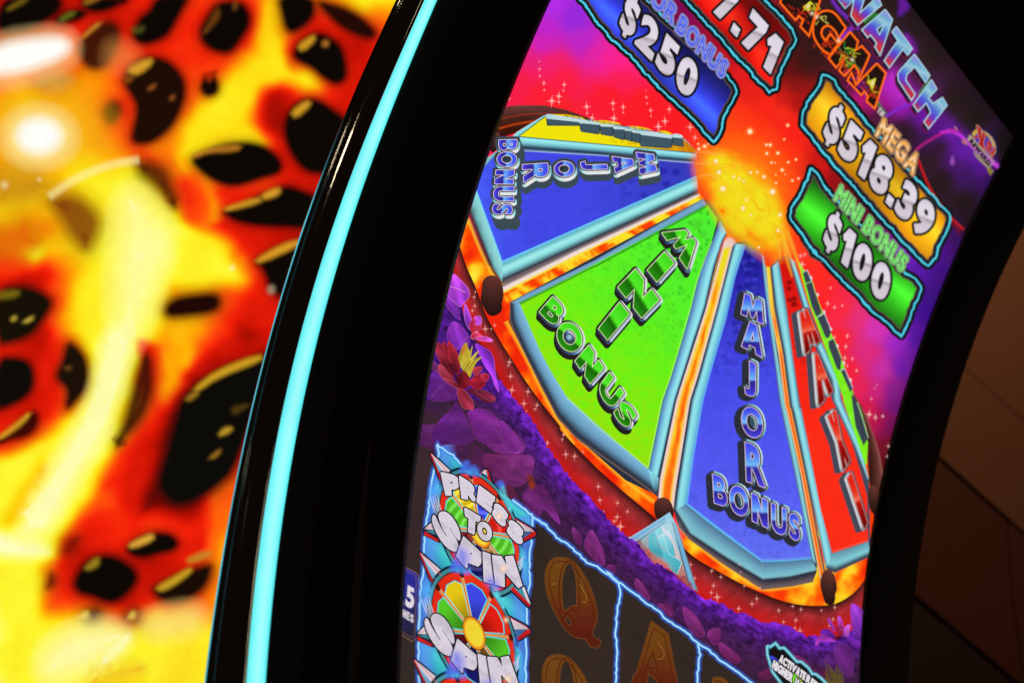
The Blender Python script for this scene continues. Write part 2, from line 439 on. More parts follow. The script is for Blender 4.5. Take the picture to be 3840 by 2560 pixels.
def edge_curve(key):                         # depth of a traced edge above / below the screen's own curve
    x0, pts = _trace[key]; d = rays(pts); t = x0 / (d @ AX); a, b = t * (d @ AF), t * (d @ AU)
    c = np.polyfit(b, a - prof(b), 3); lo, hi = b.min(), b.max()
    return lambda q: prof(q) + np.polyval(c, np.clip(q, lo, hi))
A_LED, A_LEDR, A_OUT, A_RIM = (edge_curve(k) for k in ('led', 'ledr', 'out', 'rim'))
def xab(x, a, b): return CAM + W * (np.outer(x, WX) + np.outer(a, WF) + np.outer(b, WU))
def loft(name, rows, material, parent, label=None, b=np.linspace(BLO - .02, BHI + .3, 130), cols=None, smooth_=True):
    """rows = (x, depth function) across; swept along the screen's height."""
    n = len(b); V = np.vstack([xab(np.full(n, x), fn(b), b) for x, fn in rows])
    F = [(j * n + i, j * n + i + 1, (j + 1) * n + i + 1, (j + 1) * n + i) for j in range(len(rows) - 1) for i in range(n - 1)]
    return link_mesh(name, V, F, material, parent, label, cols(b, len(rows)) if cols else None, smooth_)
LIP = .0095
mix = lambda f, g, t, o=0: (lambda b: f(b) * (1 - t) + g(b) * t + o)
plus = lambda f, o: (lambda b: f(b) + o)
loft('left_bezel', [(1.126, plus(prof, .004)), (1.1265, plus(prof, -LIP)), (1.118, plus(prof, -LIP - .001)), (1.07, mix(prof, A_LEDR, .35, -.004)), (1.02, mix(prof, A_LEDR, .7, -.002)), (1.0121, mix(prof, A_LEDR, .74, -.001))], M_BEZEL, MACHINE, 'wide black bezel between the cyan strip and the picture')
loft('strip_frame', [(1.0150, mix(prof, A_LEDR, .72, .0020)), (1.0116, mix(prof, A_LEDR, .743, -.0002)), (1.006, mix(prof, A_LEDR, .785, -.0012)), (.99, mix(prof, A_LEDR, .92, -.001)), (.976, plus(A_LEDR, -.0005)), (.9725, plus(A_LEDR, .001)), (.972, plus(A_LEDR, .008))], M_FRAME, MACHINE, 'slightly paler matte black border beside the cyan strip')
def led_cols(b, k):
    t = np.linspace(0, 1, len(b)); e = [(75, 238, 242), (132, 253, 255), (165, 255, 255), (135, 253, 255), (85, 240, 246)]
    v = .97 + .05 * noise(np.c_[b * 1000, b * 0], 30)
    return np.vstack([rgba(np.outer(v, e[j]).clip(0, 255), len(b)) for j in range(k)])
loft('light_strip', [(.9718, plus(A_LEDR, .0005)), (.966, mix(A_LEDR, A_LED, .2, -.0012)), (.9585, mix(A_LEDR, A_LED, .5, -.002)), (.951, mix(A_LEDR, A_LED, .8, -.0012)), (.9452, plus(A_LED, .0005))],
     M_GLOW, MACHINE, 'curved glowing cyan light strip along the cabinet edge', cols=led_cols)
loft('edge_trim', [(.945, plus(A_LED, .008)), (.9447, plus(A_LED, -.0002)), (.9442, plus(A_LED, -.0004)), (.9420, mix(A_LED, A_OUT, .10)), (.9395, mix(A_LED, A_OUT, .24)), (.9370, mix(A_LED, A_OUT, .40)), (.9352, mix(A_LED, A_OUT, .54)), (.9340, mix(A_LED, A_OUT, .64)),
                   (.9322, mix(A_LED, A_OUT, .70)), (.9314, mix(A_LED, A_OUT, .76)), (.9328, mix(A_LED, A_OUT, .80)), (.9318, mix(A_LED, A_OUT, .87)), (.9300, mix(A_LED, A_OUT, .92)), (.9288, mix(A_LED, A_OUT, .97)), (.928, plus(A_OUT, -.001)), (.9284, plus(A_OUT, .001)), (.94, plus(A_OUT, .006))], M_GLOSS, MACHINE, 'glossy black ribbed trim on the outer edge')
def edge_reflection_cols(b, k):
    f = np.clip((.10 - b) / .14, 0, 1) * (.75 + .25 * noise(np.c_[b * 1000, b * 0], 45))
    c = np.outer(f, (85, 225, 250)) + np.outer(1 - f, (10, 8, 5)); return np.vstack([rgba(c, len(b)) for _ in range(k)])
loft('painted_edge_reflection', [(.9278, plus(A_OUT, -.0042)), (.9274, plus(A_OUT, -.0030)), (.9276, plus(A_OUT, -.0016))], M_GLOW, MACHINE, 'hair-thin cyan line of painted reflection at the rear edge', cols=edge_reflection_cols)  # light strip's reflection on the glossy edge, painted as a glowing strip
loft('right_bezel', [(2.128, plus(prof, .004)), (2.1245, plus(prof, -LIP)), (2.14, plus(prof, -LIP - .001)), (2.20, mix(prof, A_RIM, .5, -.003)), (2.255, mix(prof, A_RIM, 1, -.001)), (2.266, plus(A_RIM, .001)),
                     (2.268, plus(A_RIM, .006)), (2.265, plus(A_RIM, .05))], M_BEZEL, MACHINE, 'black bezel along the far side of the picture')
bt = np.linspace(BHI - .008, 1.35, 24)
def cross(name, b, label):                   # bezel running across above the picture
    xs = np.linspace(.975, 2.264, 12); V, F = [], []
    for x in xs: V.append(xab(np.full(len(b), x), prof(b) - LIP - .0025 - .0006 * np.sin(np.linspace(0, 3, len(b))), b))
    n = len(b); F = [(j * n + i, j * n + i + 1, (j + 1) * n + i + 1, (j + 1) * n + i) for j in range(len(xs) - 1) for i in range(n - 1)]
    return link_mesh(name, np.vstack(V), F, M_BEZEL, MACHINE, label, smooth_=True)
cross('top_bezel', bt, 'black bezel above the picture')
cross('bottom_bezel', np.linspace(BLO - .16, BLO + .002, 10), 'black bezel below the picture')
bb = np.linspace(BLO - .16, 1.35, 60); n = len(bb)
V = np.vstack([xab(np.full(n, x), prof(bb) + o, bb) for x, o in ((1.06, .012), (2.24, .012), (2.20, .16), (1.16, .16))])
F = [(j * n + i, j * n + i + 1, ((j + 1) % 4) * n + i + 1, ((j + 1) % 4) * n + i) for j in range(4) for i in range(n - 1)] + [(0, n, 2 * n, 3 * n), (n - 1, 2 * n - 1, 3 * n - 1, 4 * n - 1)]
link_mesh('cabinet_body', V, F, M_BODY, MACHINE, 'black cabinet shell behind the screen')

# room lamps overhead, in front of the machine
for p in ((-2.5, 2.8, 2.8), (-1.5, 2.2, 2.8), (-.8, 2.8, 2.8), (-.8, 1.0, 2.8), (-.2, .6, 2.8)): lamp('downlight', p, CAM + W * (.93 * WX + 1.8 * WF), .4, .06, (1, .78, .5))
# ------------------------------------------------------------------ dim panelled wall behind, on the right
lamp('wall_fill', CAM + 2.7 * (B3 @ np.array([.36, -.42, 1.0])), CAM + 3.3 * (B3 @ np.array([.27, .05, 1.0])), 13, .4, (1, .62, .36))  # unseen fill lamp added to light the wall
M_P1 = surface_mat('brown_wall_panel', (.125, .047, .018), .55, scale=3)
M_P2 = surface_mat('shaded_wood_panel', (.058, .0125, .0032), .5, scale=4)  # shade on the lower panels put into darker base colours
M_P3 = surface_mat('deep_shade_wood_panel', (.012, .002, .0012), .6, scale=4)
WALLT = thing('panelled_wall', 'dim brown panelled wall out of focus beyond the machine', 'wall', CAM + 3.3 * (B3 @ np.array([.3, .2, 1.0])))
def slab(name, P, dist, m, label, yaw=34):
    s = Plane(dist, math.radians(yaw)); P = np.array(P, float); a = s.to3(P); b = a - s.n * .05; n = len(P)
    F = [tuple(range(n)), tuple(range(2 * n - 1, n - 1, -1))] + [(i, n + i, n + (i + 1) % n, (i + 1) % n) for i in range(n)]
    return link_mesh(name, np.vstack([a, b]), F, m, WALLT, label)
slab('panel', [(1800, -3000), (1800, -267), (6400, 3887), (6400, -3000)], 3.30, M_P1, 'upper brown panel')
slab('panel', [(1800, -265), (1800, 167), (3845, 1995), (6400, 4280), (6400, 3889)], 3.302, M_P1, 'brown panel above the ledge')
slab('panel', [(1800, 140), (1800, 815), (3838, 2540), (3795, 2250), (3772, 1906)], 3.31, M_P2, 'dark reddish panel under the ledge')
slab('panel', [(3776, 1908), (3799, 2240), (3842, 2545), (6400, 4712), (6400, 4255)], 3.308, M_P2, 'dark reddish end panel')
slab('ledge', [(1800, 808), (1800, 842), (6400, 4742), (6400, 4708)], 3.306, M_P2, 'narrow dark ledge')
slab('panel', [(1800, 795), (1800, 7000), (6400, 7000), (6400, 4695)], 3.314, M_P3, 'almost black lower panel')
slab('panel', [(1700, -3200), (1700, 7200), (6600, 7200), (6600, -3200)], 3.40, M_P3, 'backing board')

# ------------------------------------------------------------------ backlit lava sign behind the machine, on the left
LS = thing('lava_sign', 'large backlit sign printed with black rocks in glowing yellow and red lava', 'sign', LAVA.to3(np.array([[700, 2600.]]))[0])
L1, L2 = crop(0, 0, .8161), crop(0, 1280, .8163)
heat1 = [30,180,20,150,165,25,320,130,33,330,30,30,420,90,33,580,60,33,560,130,35,700,250,40,640,230,42,850,220,42,880,120,38,900,40,40,1180,40,48,1190,130,50,1170,220,56,1100,290,62,1205,200,78,1250,80,76,1260,10,74,1275,200,72,1290,280,76,
 1350,200,36,1330,320,34,1480,130,33,1640,60,72,1700,30,82,1790,10,82,1600,10,70,1560,-20,72,1740,100,60,1700,230,33,1620,330,34,1650,200,32,1230,270,84,1190,310,86,1380,350,80,1450,380,68,1520,430,42,1600,430,34,1560,460,34,1090,340,72,1000,320,50,900,300,45,900,370,50,880,470,56,1030,400,62,1100,450,86,1050,500,88,980,560,88,
 900,620,85,860,680,74,800,680,62,900,540,76,1150,430,76,1000,620,88,1200,630,80,1190,490,42,1250,430,42,1240,530,26,1280,480,30,1230,570,24,1145,545,56,1300,430,36,1290,640,36,1260,680,40,1340,750,34,1330,830,34,1430,830,31,1250,850,40,1450,850,29,560,350,48,540,420,50,590,480,42,600,560,45,590,620,43,640,690,52,720,690,60,700,730,48,
 780,740,60,830,735,76,870,790,72,930,870,70,970,950,71,965,1010,66,900,930,40,880,850,43,860,960,41,840,1010,50,920,1040,50,1000,900,38,1020,860,43,1000,1040,38,1080,1075,35,1200,1080,29,1130,1150,37,1100,1100,34,1300,1060,29,660,870,90,640,830,90,720,980,89,800,1000,84,840,1050,86,900,1095,83,980,1130,72,1050,1190,68,1100,1260,60,1150,1310,42,1180,1400,34,1200,1500,32,
 600,1000,93,550,900,92,480,960,88,475,1060,88,460,1150,86,430,1230,85,380,1290,82,600,1200,98,560,1300,102,560,1450,102,650,1300,98,700,1200,93,850,1200,87,950,1230,84,900,1310,72,1000,1290,70,750,1340,70,720,1450,78,1060,1340,50,1080,1430,42,900,1480,72,1000,1480,55,760,1520,74,1100,1530,24,1150,1560,20,
 100,420,72,350,450,70,400,600,71,500,680,70,300,760,80,100,720,76,350,830,86,300,860,80,200,960,78,50,960,80,180,1040,68,200,1130,78,300,1180,72,330,1230,70,150,1190,82,250,1250,52,200,1230,42,100,1250,33,60,1290,30,280,1310,58,310,1400,68,270,1480,64,230,1520,40,200,1560,30,60,30,30,470,340,68,450,200,45]
heat2 = [50,20,34,200,60,33,210,150,36,220,250,38,60,350,30,200,380,52,230,420,68,290,370,68,430,40,75,420,250,76,380,330,80,100,500,58,40,500,52,30,560,78,120,560,85,250,500,84,450,350,98,500,150,102,550,100,102,440,450,96,600,150,86,570,300,81,520,450,73,480,550,71,430,640,69,380,720,71,330,800,73,280,870,70,
 300,600,94,200,650,90,100,650,89,150,720,78,60,800,79,200,800,94,60,900,106,30,970,110,150,970,103,100,1100,87,150,1200,87,190,1100,64,210,1020,60,230,940,60,740,80,30,730,180,36,780,60,73,850,50,72,830,120,73,780,200,66,740,260,54,700,300,48,680,400,38,900,80,50,960,60,31,1050,50,28,1150,20,20,1000,30,29,850,170,33,790,330,22,770,420,18,
 700,480,28,650,450,35,620,500,37,560,560,37,520,620,40,500,690,50,470,650,41,600,640,35,680,600,20,660,700,14,600,750,28,700,780,11,820,790,18,900,780,25,950,720,24,1000,700,40,1040,660,56,1020,780,53,1000,850,50,960,830,42,990,950,62,940,950,34,850,850,37,880,920,35,700,830,37,500,850,39,420,850,37,360,950,34,450,920,37,320,1000,34,300,1080,39,290,1150,40,
 250,1200,50,280,1250,62,330,1180,39,670,1040,28,720,1020,27,650,1150,33,700,1100,29,680,1190,35,540,1240,39,500,1220,39,800,1000,32,960,1180,65,900,1230,64,700,1250,58,720,1320,84,850,1320,85,940,1350,86,250,1330,86,100,1400,91,350,1400,99,500,1400,94,600,1430,89,800,1430,83,600,1500,75,500,1520,78,700,1500,83,900,1500,86,300,1500,91,60,1520,91,1300,300,25,1250,700,45]
HP = np.vstack([np.column_stack([L1(np.array(heat1, float).reshape(-1, 3)[:, :2]), np.array(heat1[2::3]) / 100.]), np.column_stack([L2(np.array(heat2, float).reshape(-1, 3)[:, :2]), np.array(heat2[2::3]) / 100.])])
ph = lambda A, B: np.sqrt(((A[:, None] - B[None]) ** 2).sum(2) + 32.0 ** 2)
HW = np.linalg.solve(ph(HP[:, :2], HP[:, :2]) - 2.0 * np.eye(len(HP)), HP[:, 2])
HEAT = [(0, (14, 3, 2)), (.12, (92, 7, 3)), (.26, (200, 18, 4)), (.38, (243, 32, 8)), (.50, (255, 70, 12)), (.62, (255, 118, 10)), (.73, (255, 172, 6)), (.83, (255, 226, 20)), (.90, (255, 248, 50)), (.97, (255, 252, 120)), (1.04, (255, 253, 180)), (1.12, (255, 255, 240))]
STREAMS = [  # outline, heat, softness: the hotter flows and the dull red crusts
 (L1((1205,-20),(1250,-20),(1285,150),(1310,260),(1380,330),(1510,410),(1400,400),(1290,385),(1200,440),(1125,540),(1150,600),(1240,640),(1000,655),(870,715),(790,700),(870,560),(960,470),(1000,380),(1140,280),(1195,150)), .84, 62),
 (L1((860,705),(900,800),(970,880),(990,1000),(965,1010),(935,900),(860,810),(800,730)), .72, 34), (L1((560,800),(640,800),(700,900),(840,1030),(960,1080),(1080,1180),(1140,1300),(900,1300),(760,1320),(690,1600),(300,1600),(360,1330),(470,1160),(500,980)), .89, 80),
 (L1((640,1060),(770,1010),(760,1200),(720,1350),(640,1600),(520,1600),(560,1300)), .99, 110), (L1((1210,420),(1300,410),(1290,500),(1280,590),(1230,600),(1190,520)), .26, 60), (L1((880,800),(930,830),(970,960),(930,1010),(870,980),(850,900)), .47, 80),
 (L2((430,-40),(690,-40),(610,150),(565,330),(520,480),(420,640),(290,850),(190,1060),(150,1320),(-60,1320),(-60,560),(180,470),(280,390),(400,250),(430,130)), .92, 62), (L2((530,-40),(610,-40),(530,250),(430,480),(290,720),(150,870),(40,930),(240,600),(440,330)), 1.01, 100),
 (L2((190,540),(225,620),(120,770),(40,850),(15,800),(120,660)), .79, 56), (L2((700,10),(890,10),(820,140),(770,270),(725,180)), .73, 56), (L2((-60,880),(225,930),(225,985),(-60,985)), 1.1, 70), (L2((350,1265),(480,1240),(640,1310),(960,1230),(940,1600),(-60,1600),(-60,1380)), .88, 90), (L2((970,640),(1070,610),(1020,860),(985,1010),(962,950)), .58, 40),
 (L2((620,560),(700,430),(720,560),(680,700),(620,800),(520,700)), .30, 70), (L2((640,-30),(720,20),(700,80),(640,60)), .40, 40), (L2((900,90),(1250,-30),(1250,40),(900,190)), .24, 60), (L2((180,80),(250,60),(260,200),(230,350),(190,340),(170,180)), .36, 44), (L2((-40,330),(170,255),(180,300),(-40,420)), .32, 40)]
def lava_col(P):
    out = []
    for q in np.array_split(P, 24):
        q2 = q + np.column_stack([noise(q, 110, 2) - .5, noise(q + 500, 110, 2) - .5]) * 46; h = ph(q2, HP[:, :2]) @ HW
        for p, t, f in STREAMS:
            m = np.clip(.5 - sdist(q2, smooth(p, 1)) / (f * 1.55), 0, 1); m = m * m * (3 - 2 * m); h = h * (1 - m) + t * m
        fil = noise(q2 @ np.array([[.87, .5], [-.5, .87]]) * (.45, 1.6), 80, 3) - .5
        out.append(h + fil * .11 * np.clip(1.15 - h, 0, 1) + (noise(q2, 190, 2) - .5) * .12)
    return ramp(np.clip(np.concatenate(out), 0, 1.12), HEAT)
gx, gy = np.arange(-420, 1900, 14.0), np.arange(-420, 3000, 14.0); nx, ny = len(gx), len(gy)
GP = np.column_stack([np.tile(gx, ny), np.repeat(gy, nx)])
el = El('print_panel', LS, LAVA, M_LAVA, 'glowing red, orange and yellow lava print')
el.mesh(GP, [(j * nx + i, j * nx + i + 1, (j + 1) * nx + i + 1, (j + 1) * nx + i) for j in range(ny - 1) for i in range(nx - 1)], rgba(lava_col(np.clip(GP, (-60, -40), (1650, 2620)))), 0); el.done()
INK = (14, 8, 5)
rocks = [  # outline, colour, feather, opacity
 (L1((0,20),(60,-20),(280,-20),(285,40),(230,90),(120,140),(20,150),(-20,120)), INK, 22, 1), (L1((370,-10),(600,-10),(560,20),(470,60),(390,50)), INK, 20, 1), (L1((250,95),(300,55),(370,45),(400,65),(360,95),(280,110)), INK, 18, 1),
 (L1((360,200),(430,120),(500,95),(545,120),(550,180),(520,260),(480,310),(410,320),(370,270)), (38,20,8), 24, .93),
 (L1((600,170),(640,80),(690,50),(720,-20),(880,-20),(830,60),(780,160),(720,195),(650,210)), INK, 22, 1), (L1((910,150),(960,60),(1000,10),(1100,5),(1140,40),(1155,110),(1110,180),(1070,240),(1020,250),(940,215)), INK, 22, 1),
 (L1((1275,-20),(1440,-20),(1450,60),(1420,110),(1350,155),(1310,140),(1290,60)), INK, 22, 1), (L1((1450,5),(1540,20),(1620,50),(1700,110),(1735,160),(1700,185),(1600,150),(1530,100)), (36,10,5), 22, 1),
 (L1((1345,250),(1370,200),(1440,155),(1500,160),(1570,210),(1590,290),(1595,360),(1550,395),(1480,360),(1430,310),(1360,280)), INK, 20, 1),
 (L1((565,370),(600,300),(680,260),(760,270),(830,330),(860,410),(830,520),(780,600),(700,660),(630,665),(600,640),(620,560),(630,480),(590,420)), (30,12,5), 22, 1),
 (L1((920,400),(940,360),(960,385),(985,350),(1005,390),(1000,430),(960,445),(930,430)), (24,8,5), 16, 1), (L1((470,530),(490,480),(530,465),(560,500),(540,550),(500,570)), (70,40,12), 22, .9),
 (L1((1300,600),(1320,520),(1380,460),(1450,450),(1530,500),(1650,600),(1600,800),(1480,800),(1400,790),(1330,700)), INK, 20, 1), (L1((868,730),(950,690),(1050,655),(1180,655),(1260,700),(1300,760),(1280,800),(1200,820),(1100,855),(1020,850),(930,800)), INK, 18, 1),
 (L1((1012,970),(1100,950),(1230,880),(1320,850),(1420,890),(1500,920),(1450,1050),(1350,1045),(1200,1040),(1080,1020)), INK, 20, 1), (L1((1165,1200),(1230,1160),(1350,1110),(1450,1100),(1400,1300),(1320,1380),(1240,1340),(1210,1240)), INK, 24, 1),
 (L1((620,735),(700,745),(770,780),(790,850),(815,930),(800,965),(760,910),(700,850),(640,810)), (70,20,8), 34, .85), (L1((220,920),(320,890),(400,930),(460,1000),(450,1080),(400,1165),(330,1100),(280,1000)), (130,62,12), 40, .85),
 (L1((-20,770),(120,780),(230,850),(180,900),(60,930),(-20,920)), (212,150,20), 40, .8), (L1((-20,1060),(80,1040),(120,1020),(180,1100),(150,1150),(40,1165),(-20,1160)), (232,108,10), 40, .9),
 (L1((-20,1330),(100,1310),(200,1340),(250,1390),(200,1470),(150,1540),(50,1580),(-20,1580)), (22,16,6), 26, 1), (L1((750,1420),(790,1370),(900,1350),(1000,1345),(1020,1400),(980,1440),(850,1455),(770,1460)), (32,8,5), 26, 1),
 (L1((160,380),(250,330),(320,350),(330,380),(260,420),(190,410)), (222,168,70), 34, .7),
 (L2((-20,70),(100,75),(150,110),(160,200),(120,260),(20,310),(-20,310)), (15,12,8), 22, 1), (L2((255,150),(290,80),(300,20),(330,0),(390,60),(410,140),(400,220),(340,290),(300,310),(310,220),(265,180)), (28,16,8), 24, 1),
 (L2((-20,470),(60,400),(140,320),(180,330),(170,400),(120,440),(50,450)), (40,8,4), 20, .95), (L2((530,490),(580,330),(620,180),(650,80),(680,50),(700,120),(705,220),(670,330),(620,400),(560,450)), (42,18,6), 28, .9),
 (L2((715,640),(760,500),(800,360),(820,260),(900,200),(1000,140),(1200,60),(1250,60),(1100,580),(1000,680),(880,750),(790,755),(740,700)), (13,11,8), 34, 1),
 (L2((580,950),(620,910),(700,875),(780,880),(825,920),(800,960),(740,970),(660,995),(600,980)), INK, 20, 1), (L2((330,1110),(370,1030),(440,980),(530,980),(610,1030),(640,1080),(610,1140),(540,1200),(480,1200),(420,1170),(360,1160)), INK, 26, 1),
 (L2((695,1140),(740,1110),(860,1050),(985,1010),(960,1110),(900,1170),(820,1205),(740,1195)), (24,12,5), 26, 1), (L2((380,1240),(440,1205),(480,1240),(450,1290),(400,1290)), (70,30,8), 34, .8),
 (L2((560,1250),(620,1210),(655,1250),(640,1300),(580,1290)), (90,34,8), 34, .75), (L2((205,1120),(230,1050),(265,1080),(255,1120),(220,1140)), (70,26,6), 26, .7), (L2((270,970),(300,910),(340,890),(380,900),(330,990)), (110,20,6), 34, .7)]
RK = []
for k, (p, c, f, a) in enumerate(rocks):
    e = El('rock', LS, LAVA, M_LAVA); e.soft(offset(smooth(p, 1), 12), (120, 9, 3), f * 3.2, 6 + (k % 7) * .1, a * .62); e.soft(offset(smooth(p, 1), 4), c, f * 1.4, 7 + (k % 7) * .1, a); RK.append(e.done())
GOLD = (225, 165, 40)
shine = [(3, L1((360,185),(440,110),(470,105),(400,165)), (200,130,40)), (9, L1((590,310),(690,265),(705,290),(640,345),(595,340)), GOLD), (9, L1((575,355),(615,350),(600,380),(575,380)), (150,80,20)), (8, L1((1365,212),(1440,160),(1450,185),(1390,240)), GOLD),
 (12, L1((1335,515),(1410,460),(1432,480),(1360,545)), GOLD), (13, L1((880,710),(1010,670),(1110,668),(1090,695),(950,700),(900,725)), (200,130,35)), (14, L1((1025,958),(1190,905),(1200,930),(1050,968)), GOLD), (14, L1((1200,895),(1280,858),(1290,890),(1215,920)), (235,170,45)),
 (15, L1((1170,1195),(1300,1120),(1390,1100),(1370,1130),(1200,1208)), (235,165,40)), (5, L1((930,160),(1000,20),(1015,80),(950,150)), (110,62,18)), (5, L1((1075,10),(1092,10),(1085,45),(1070,45)), (120,70,25)), (0, L1((30,40),(110,-10),(130,5),(40,52)), (120,95,20)),
 (2, L1((270,90),(320,55),(352,62),(290,100)), (110,110,30)), (1, L1((380,10),(440,-15),(480,-15),(400,25)), (160,110,30)), (20, L1((-10,1340),(90,1330),(85,1365),(-10,1378)), (125,105,20)), (8, L1((1485,188),(1510,190),(1505,215),(1482,212)), (190,120,40)), (9, L1((680,405),(715,385),(710,405),(685,418)), (150,80,30)),
 (9, L1((780,450),(800,435),(800,455),(785,462)), (150,80,30)), (15, L1((1228,1320),(1258,1310),(1262,1340),(1240,1352)), (165,150,120)), (20, L1((50,1465),(70,1450),(75,1465),(58,1475)), (200,170,60)), (20, L1((108,1478),(150,1452),(150,1468),(118,1482)), (200,170,60)), (4, L1((605,130),(665,120),(655,150),(610,155)), (85,80,25)),
 (27, L2((890,215),(1000,130),(1190,58),(1210,85),(1000,165),(910,228)), (220,170,35)), (27, L2((850,262),(905,222),(915,240),(870,275)), (165,125,30)), (27, L2((1000,435),(1030,395),(1070,395),(1050,420)), (210,165,45)), (27, L2((960,535),(1010,495),(1012,510),(985,535)), (160,115,30)), (27, L2((1060,300),(1150,285),(1120,310),(1075,340)), (85,60,18)),
 (28, L2((588,935),(640,905),(700,880),(708,910),(610,950)), (240,180,60)), (29, L2((385,1040),(450,982),(458,1025),(410,1050)), (165,135,30)), (30, L2((715,1130),(790,1085),(875,1035),(880,1060),(790,1125),(740,1147)), (215,170,40)), (30, L2((855,1000),(920,965),(980,958),(960,990),(870,1020)), (185,140,40)),
 (25, L2((-10,440),(80,370),(145,318),(110,375),(10,445)), (225,165,40)), (31, L2((350,1270),(400,1230),(410,1270)), (250,225,90)), (32, L2((580,1270),(620,1230),(620,1275)), (250,210,90)), (24, L2((290,120),(330,110),(320,135)), (110,70,20))]
for i, p, c in shine:
    e = El('highlight', RK[i], LAVA, M_LAVA); e.soft(p, c, 20, 8.4, .85, sm=1); e.done()
for name, label, p, c, f, a in (('pale_flow', 'pale cream core of the broad lava flow', L2((520,-60),(590,-60),(520,200),(440,430),(320,650),(180,820),(100,880),(230,620),(400,380),(470,180)), (255,253,185), 120, .8), ('pale_flow', 'pale cream flow in the middle of the sign', L1((560,880),(660,900),(760,1050),(730,1250),(650,1500),(560,1640),(520,1400),(540,1100)), (255,252,165), 130, .7),
        ('pale_flow', 'cream glow at the bottom of the sign', L2((300,1330),(470,1290),(600,1340),(520,1440),(380,1520),(200,1560),(180,1440)), (255,250,180), 110, .75), ('pale_flow', 'small cream streak near the bottom', L2((490,1425),(585,1335),(602,1355),(530,1450),(450,1490)), (255,252,205), 34, .85), ('amber_shade', 'amber shade near the bottom edge', L2((430,1490),(620,1460),(700,1500),(600,1560),(380,1600)), (235,170,30), 70, .6),
        ('amber_shade', 'tan haze at the lower right of the sign', L2((680,1240),(940,1190),(930,1340),(720,1380),(640,1310)), (250,212,120), 80, .65), ('amber_shade', 'amber shade at the right foot of the sign', L2((760,1420),(920,1360),(900,1600),(720,1600)), (255,205,30), 90, .5), ('amber_shade', 'amber streak in the left flow', L2((190,545),(222,620),(120,765),(40,845),(18,800),(120,665)), (255,200,0), 50, .55),
        ('amber_shade', 'painted amber haze at the left of the sign', L1((-60,400),(200,450),(420,430),(560,640),(420,760),(200,740),(-60,800)), (240,178,25), 130, .5)):  # glass haze painted as translucent amber and tan sheets
    g = El(name, LS, LAVA, M_LAVA, label); g.soft(p, c, f, 8.8, a); g.done()
def glare(name, label, *softs):  # reflections in the sign's glass, painted as soft glowing sheets
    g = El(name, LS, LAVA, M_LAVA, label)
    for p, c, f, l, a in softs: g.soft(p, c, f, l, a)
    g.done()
glare('painted_glare', 'long white-hot painted glare spot at the upper left', (L1((-60,190),(280,140),(350,215),(300,300),(100,370),(-60,380)), (255,225,150), 100, 9.5, .8), (L1((-60,215),(240,165),(325,195),(300,260),(90,335),(-60,340)), (255,255,250), 50, 9.8, 1))
glare('painted_glare', 'round white-hot painted glare spot at the left', (ellipse(L1((180,630))[0], 130, 105), (255,235,150), 80, 9.9, .8), (ellipse(L1((180,625))[0], 80, 64), (255,255,250), 52, 10.2, 1))
glare('painted_haze', 'tan painted reflection over the rocks beside the long glare', (L1((480,200),(560,180),(640,240),(620,320),(480,330)), (235,160,80), 70, 10.8, .35))
el = El('painted_arc', LS, LAVA, M_LAVA, 'thin pale arc of painted reflection on the sign')
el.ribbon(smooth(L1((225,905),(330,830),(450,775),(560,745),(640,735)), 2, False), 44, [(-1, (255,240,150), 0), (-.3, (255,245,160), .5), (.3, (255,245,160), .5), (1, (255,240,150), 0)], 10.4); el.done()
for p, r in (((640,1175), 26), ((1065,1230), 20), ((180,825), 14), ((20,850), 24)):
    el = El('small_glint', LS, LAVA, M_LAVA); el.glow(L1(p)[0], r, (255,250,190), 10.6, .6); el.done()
q = LAVA.to3(np.array([(-420, -420), (1900, -420), (1900, 3000), (-420, 3000)], float), -2); bk = q - LAVA.n * .12
link_mesh('sign_case', np.vstack([q, bk]), [(0, 1, 2, 3), (7, 6, 5, 4), (0, 4, 5, 1), (1, 5, 6, 2), (2, 6, 7, 3), (3, 7, 4, 0)], M_BODY, LS, 'black case behind the print')

# ------------------------------------------------------------------ the screen and its picture
C1, C2, C3, C4, C5 = (crop(x, y, .42535) for x, y in ((1900, 0), (2840, 0), (2840, 500), (1700, 400), (1600, 1000)))
C6, C7, C8 = (crop(x, y, .42535) for x, y in ((2500, 900), (1500, 1600), (2400, 1500)))
D1, D2, D3 = crop(1440, 1960, .38265), crop(2240, 1960, .38265), crop(2800, 2100, .29337)
H_, T_, G_, F_ = crop(2560, 440, .38263), crop(2900, 0, .2551), crop(3540, 420, .15306), crop(1560, 1000, .31881)
S1, S2 = crop(1540, 1640, .31882), crop(1480, 2100, .29337)

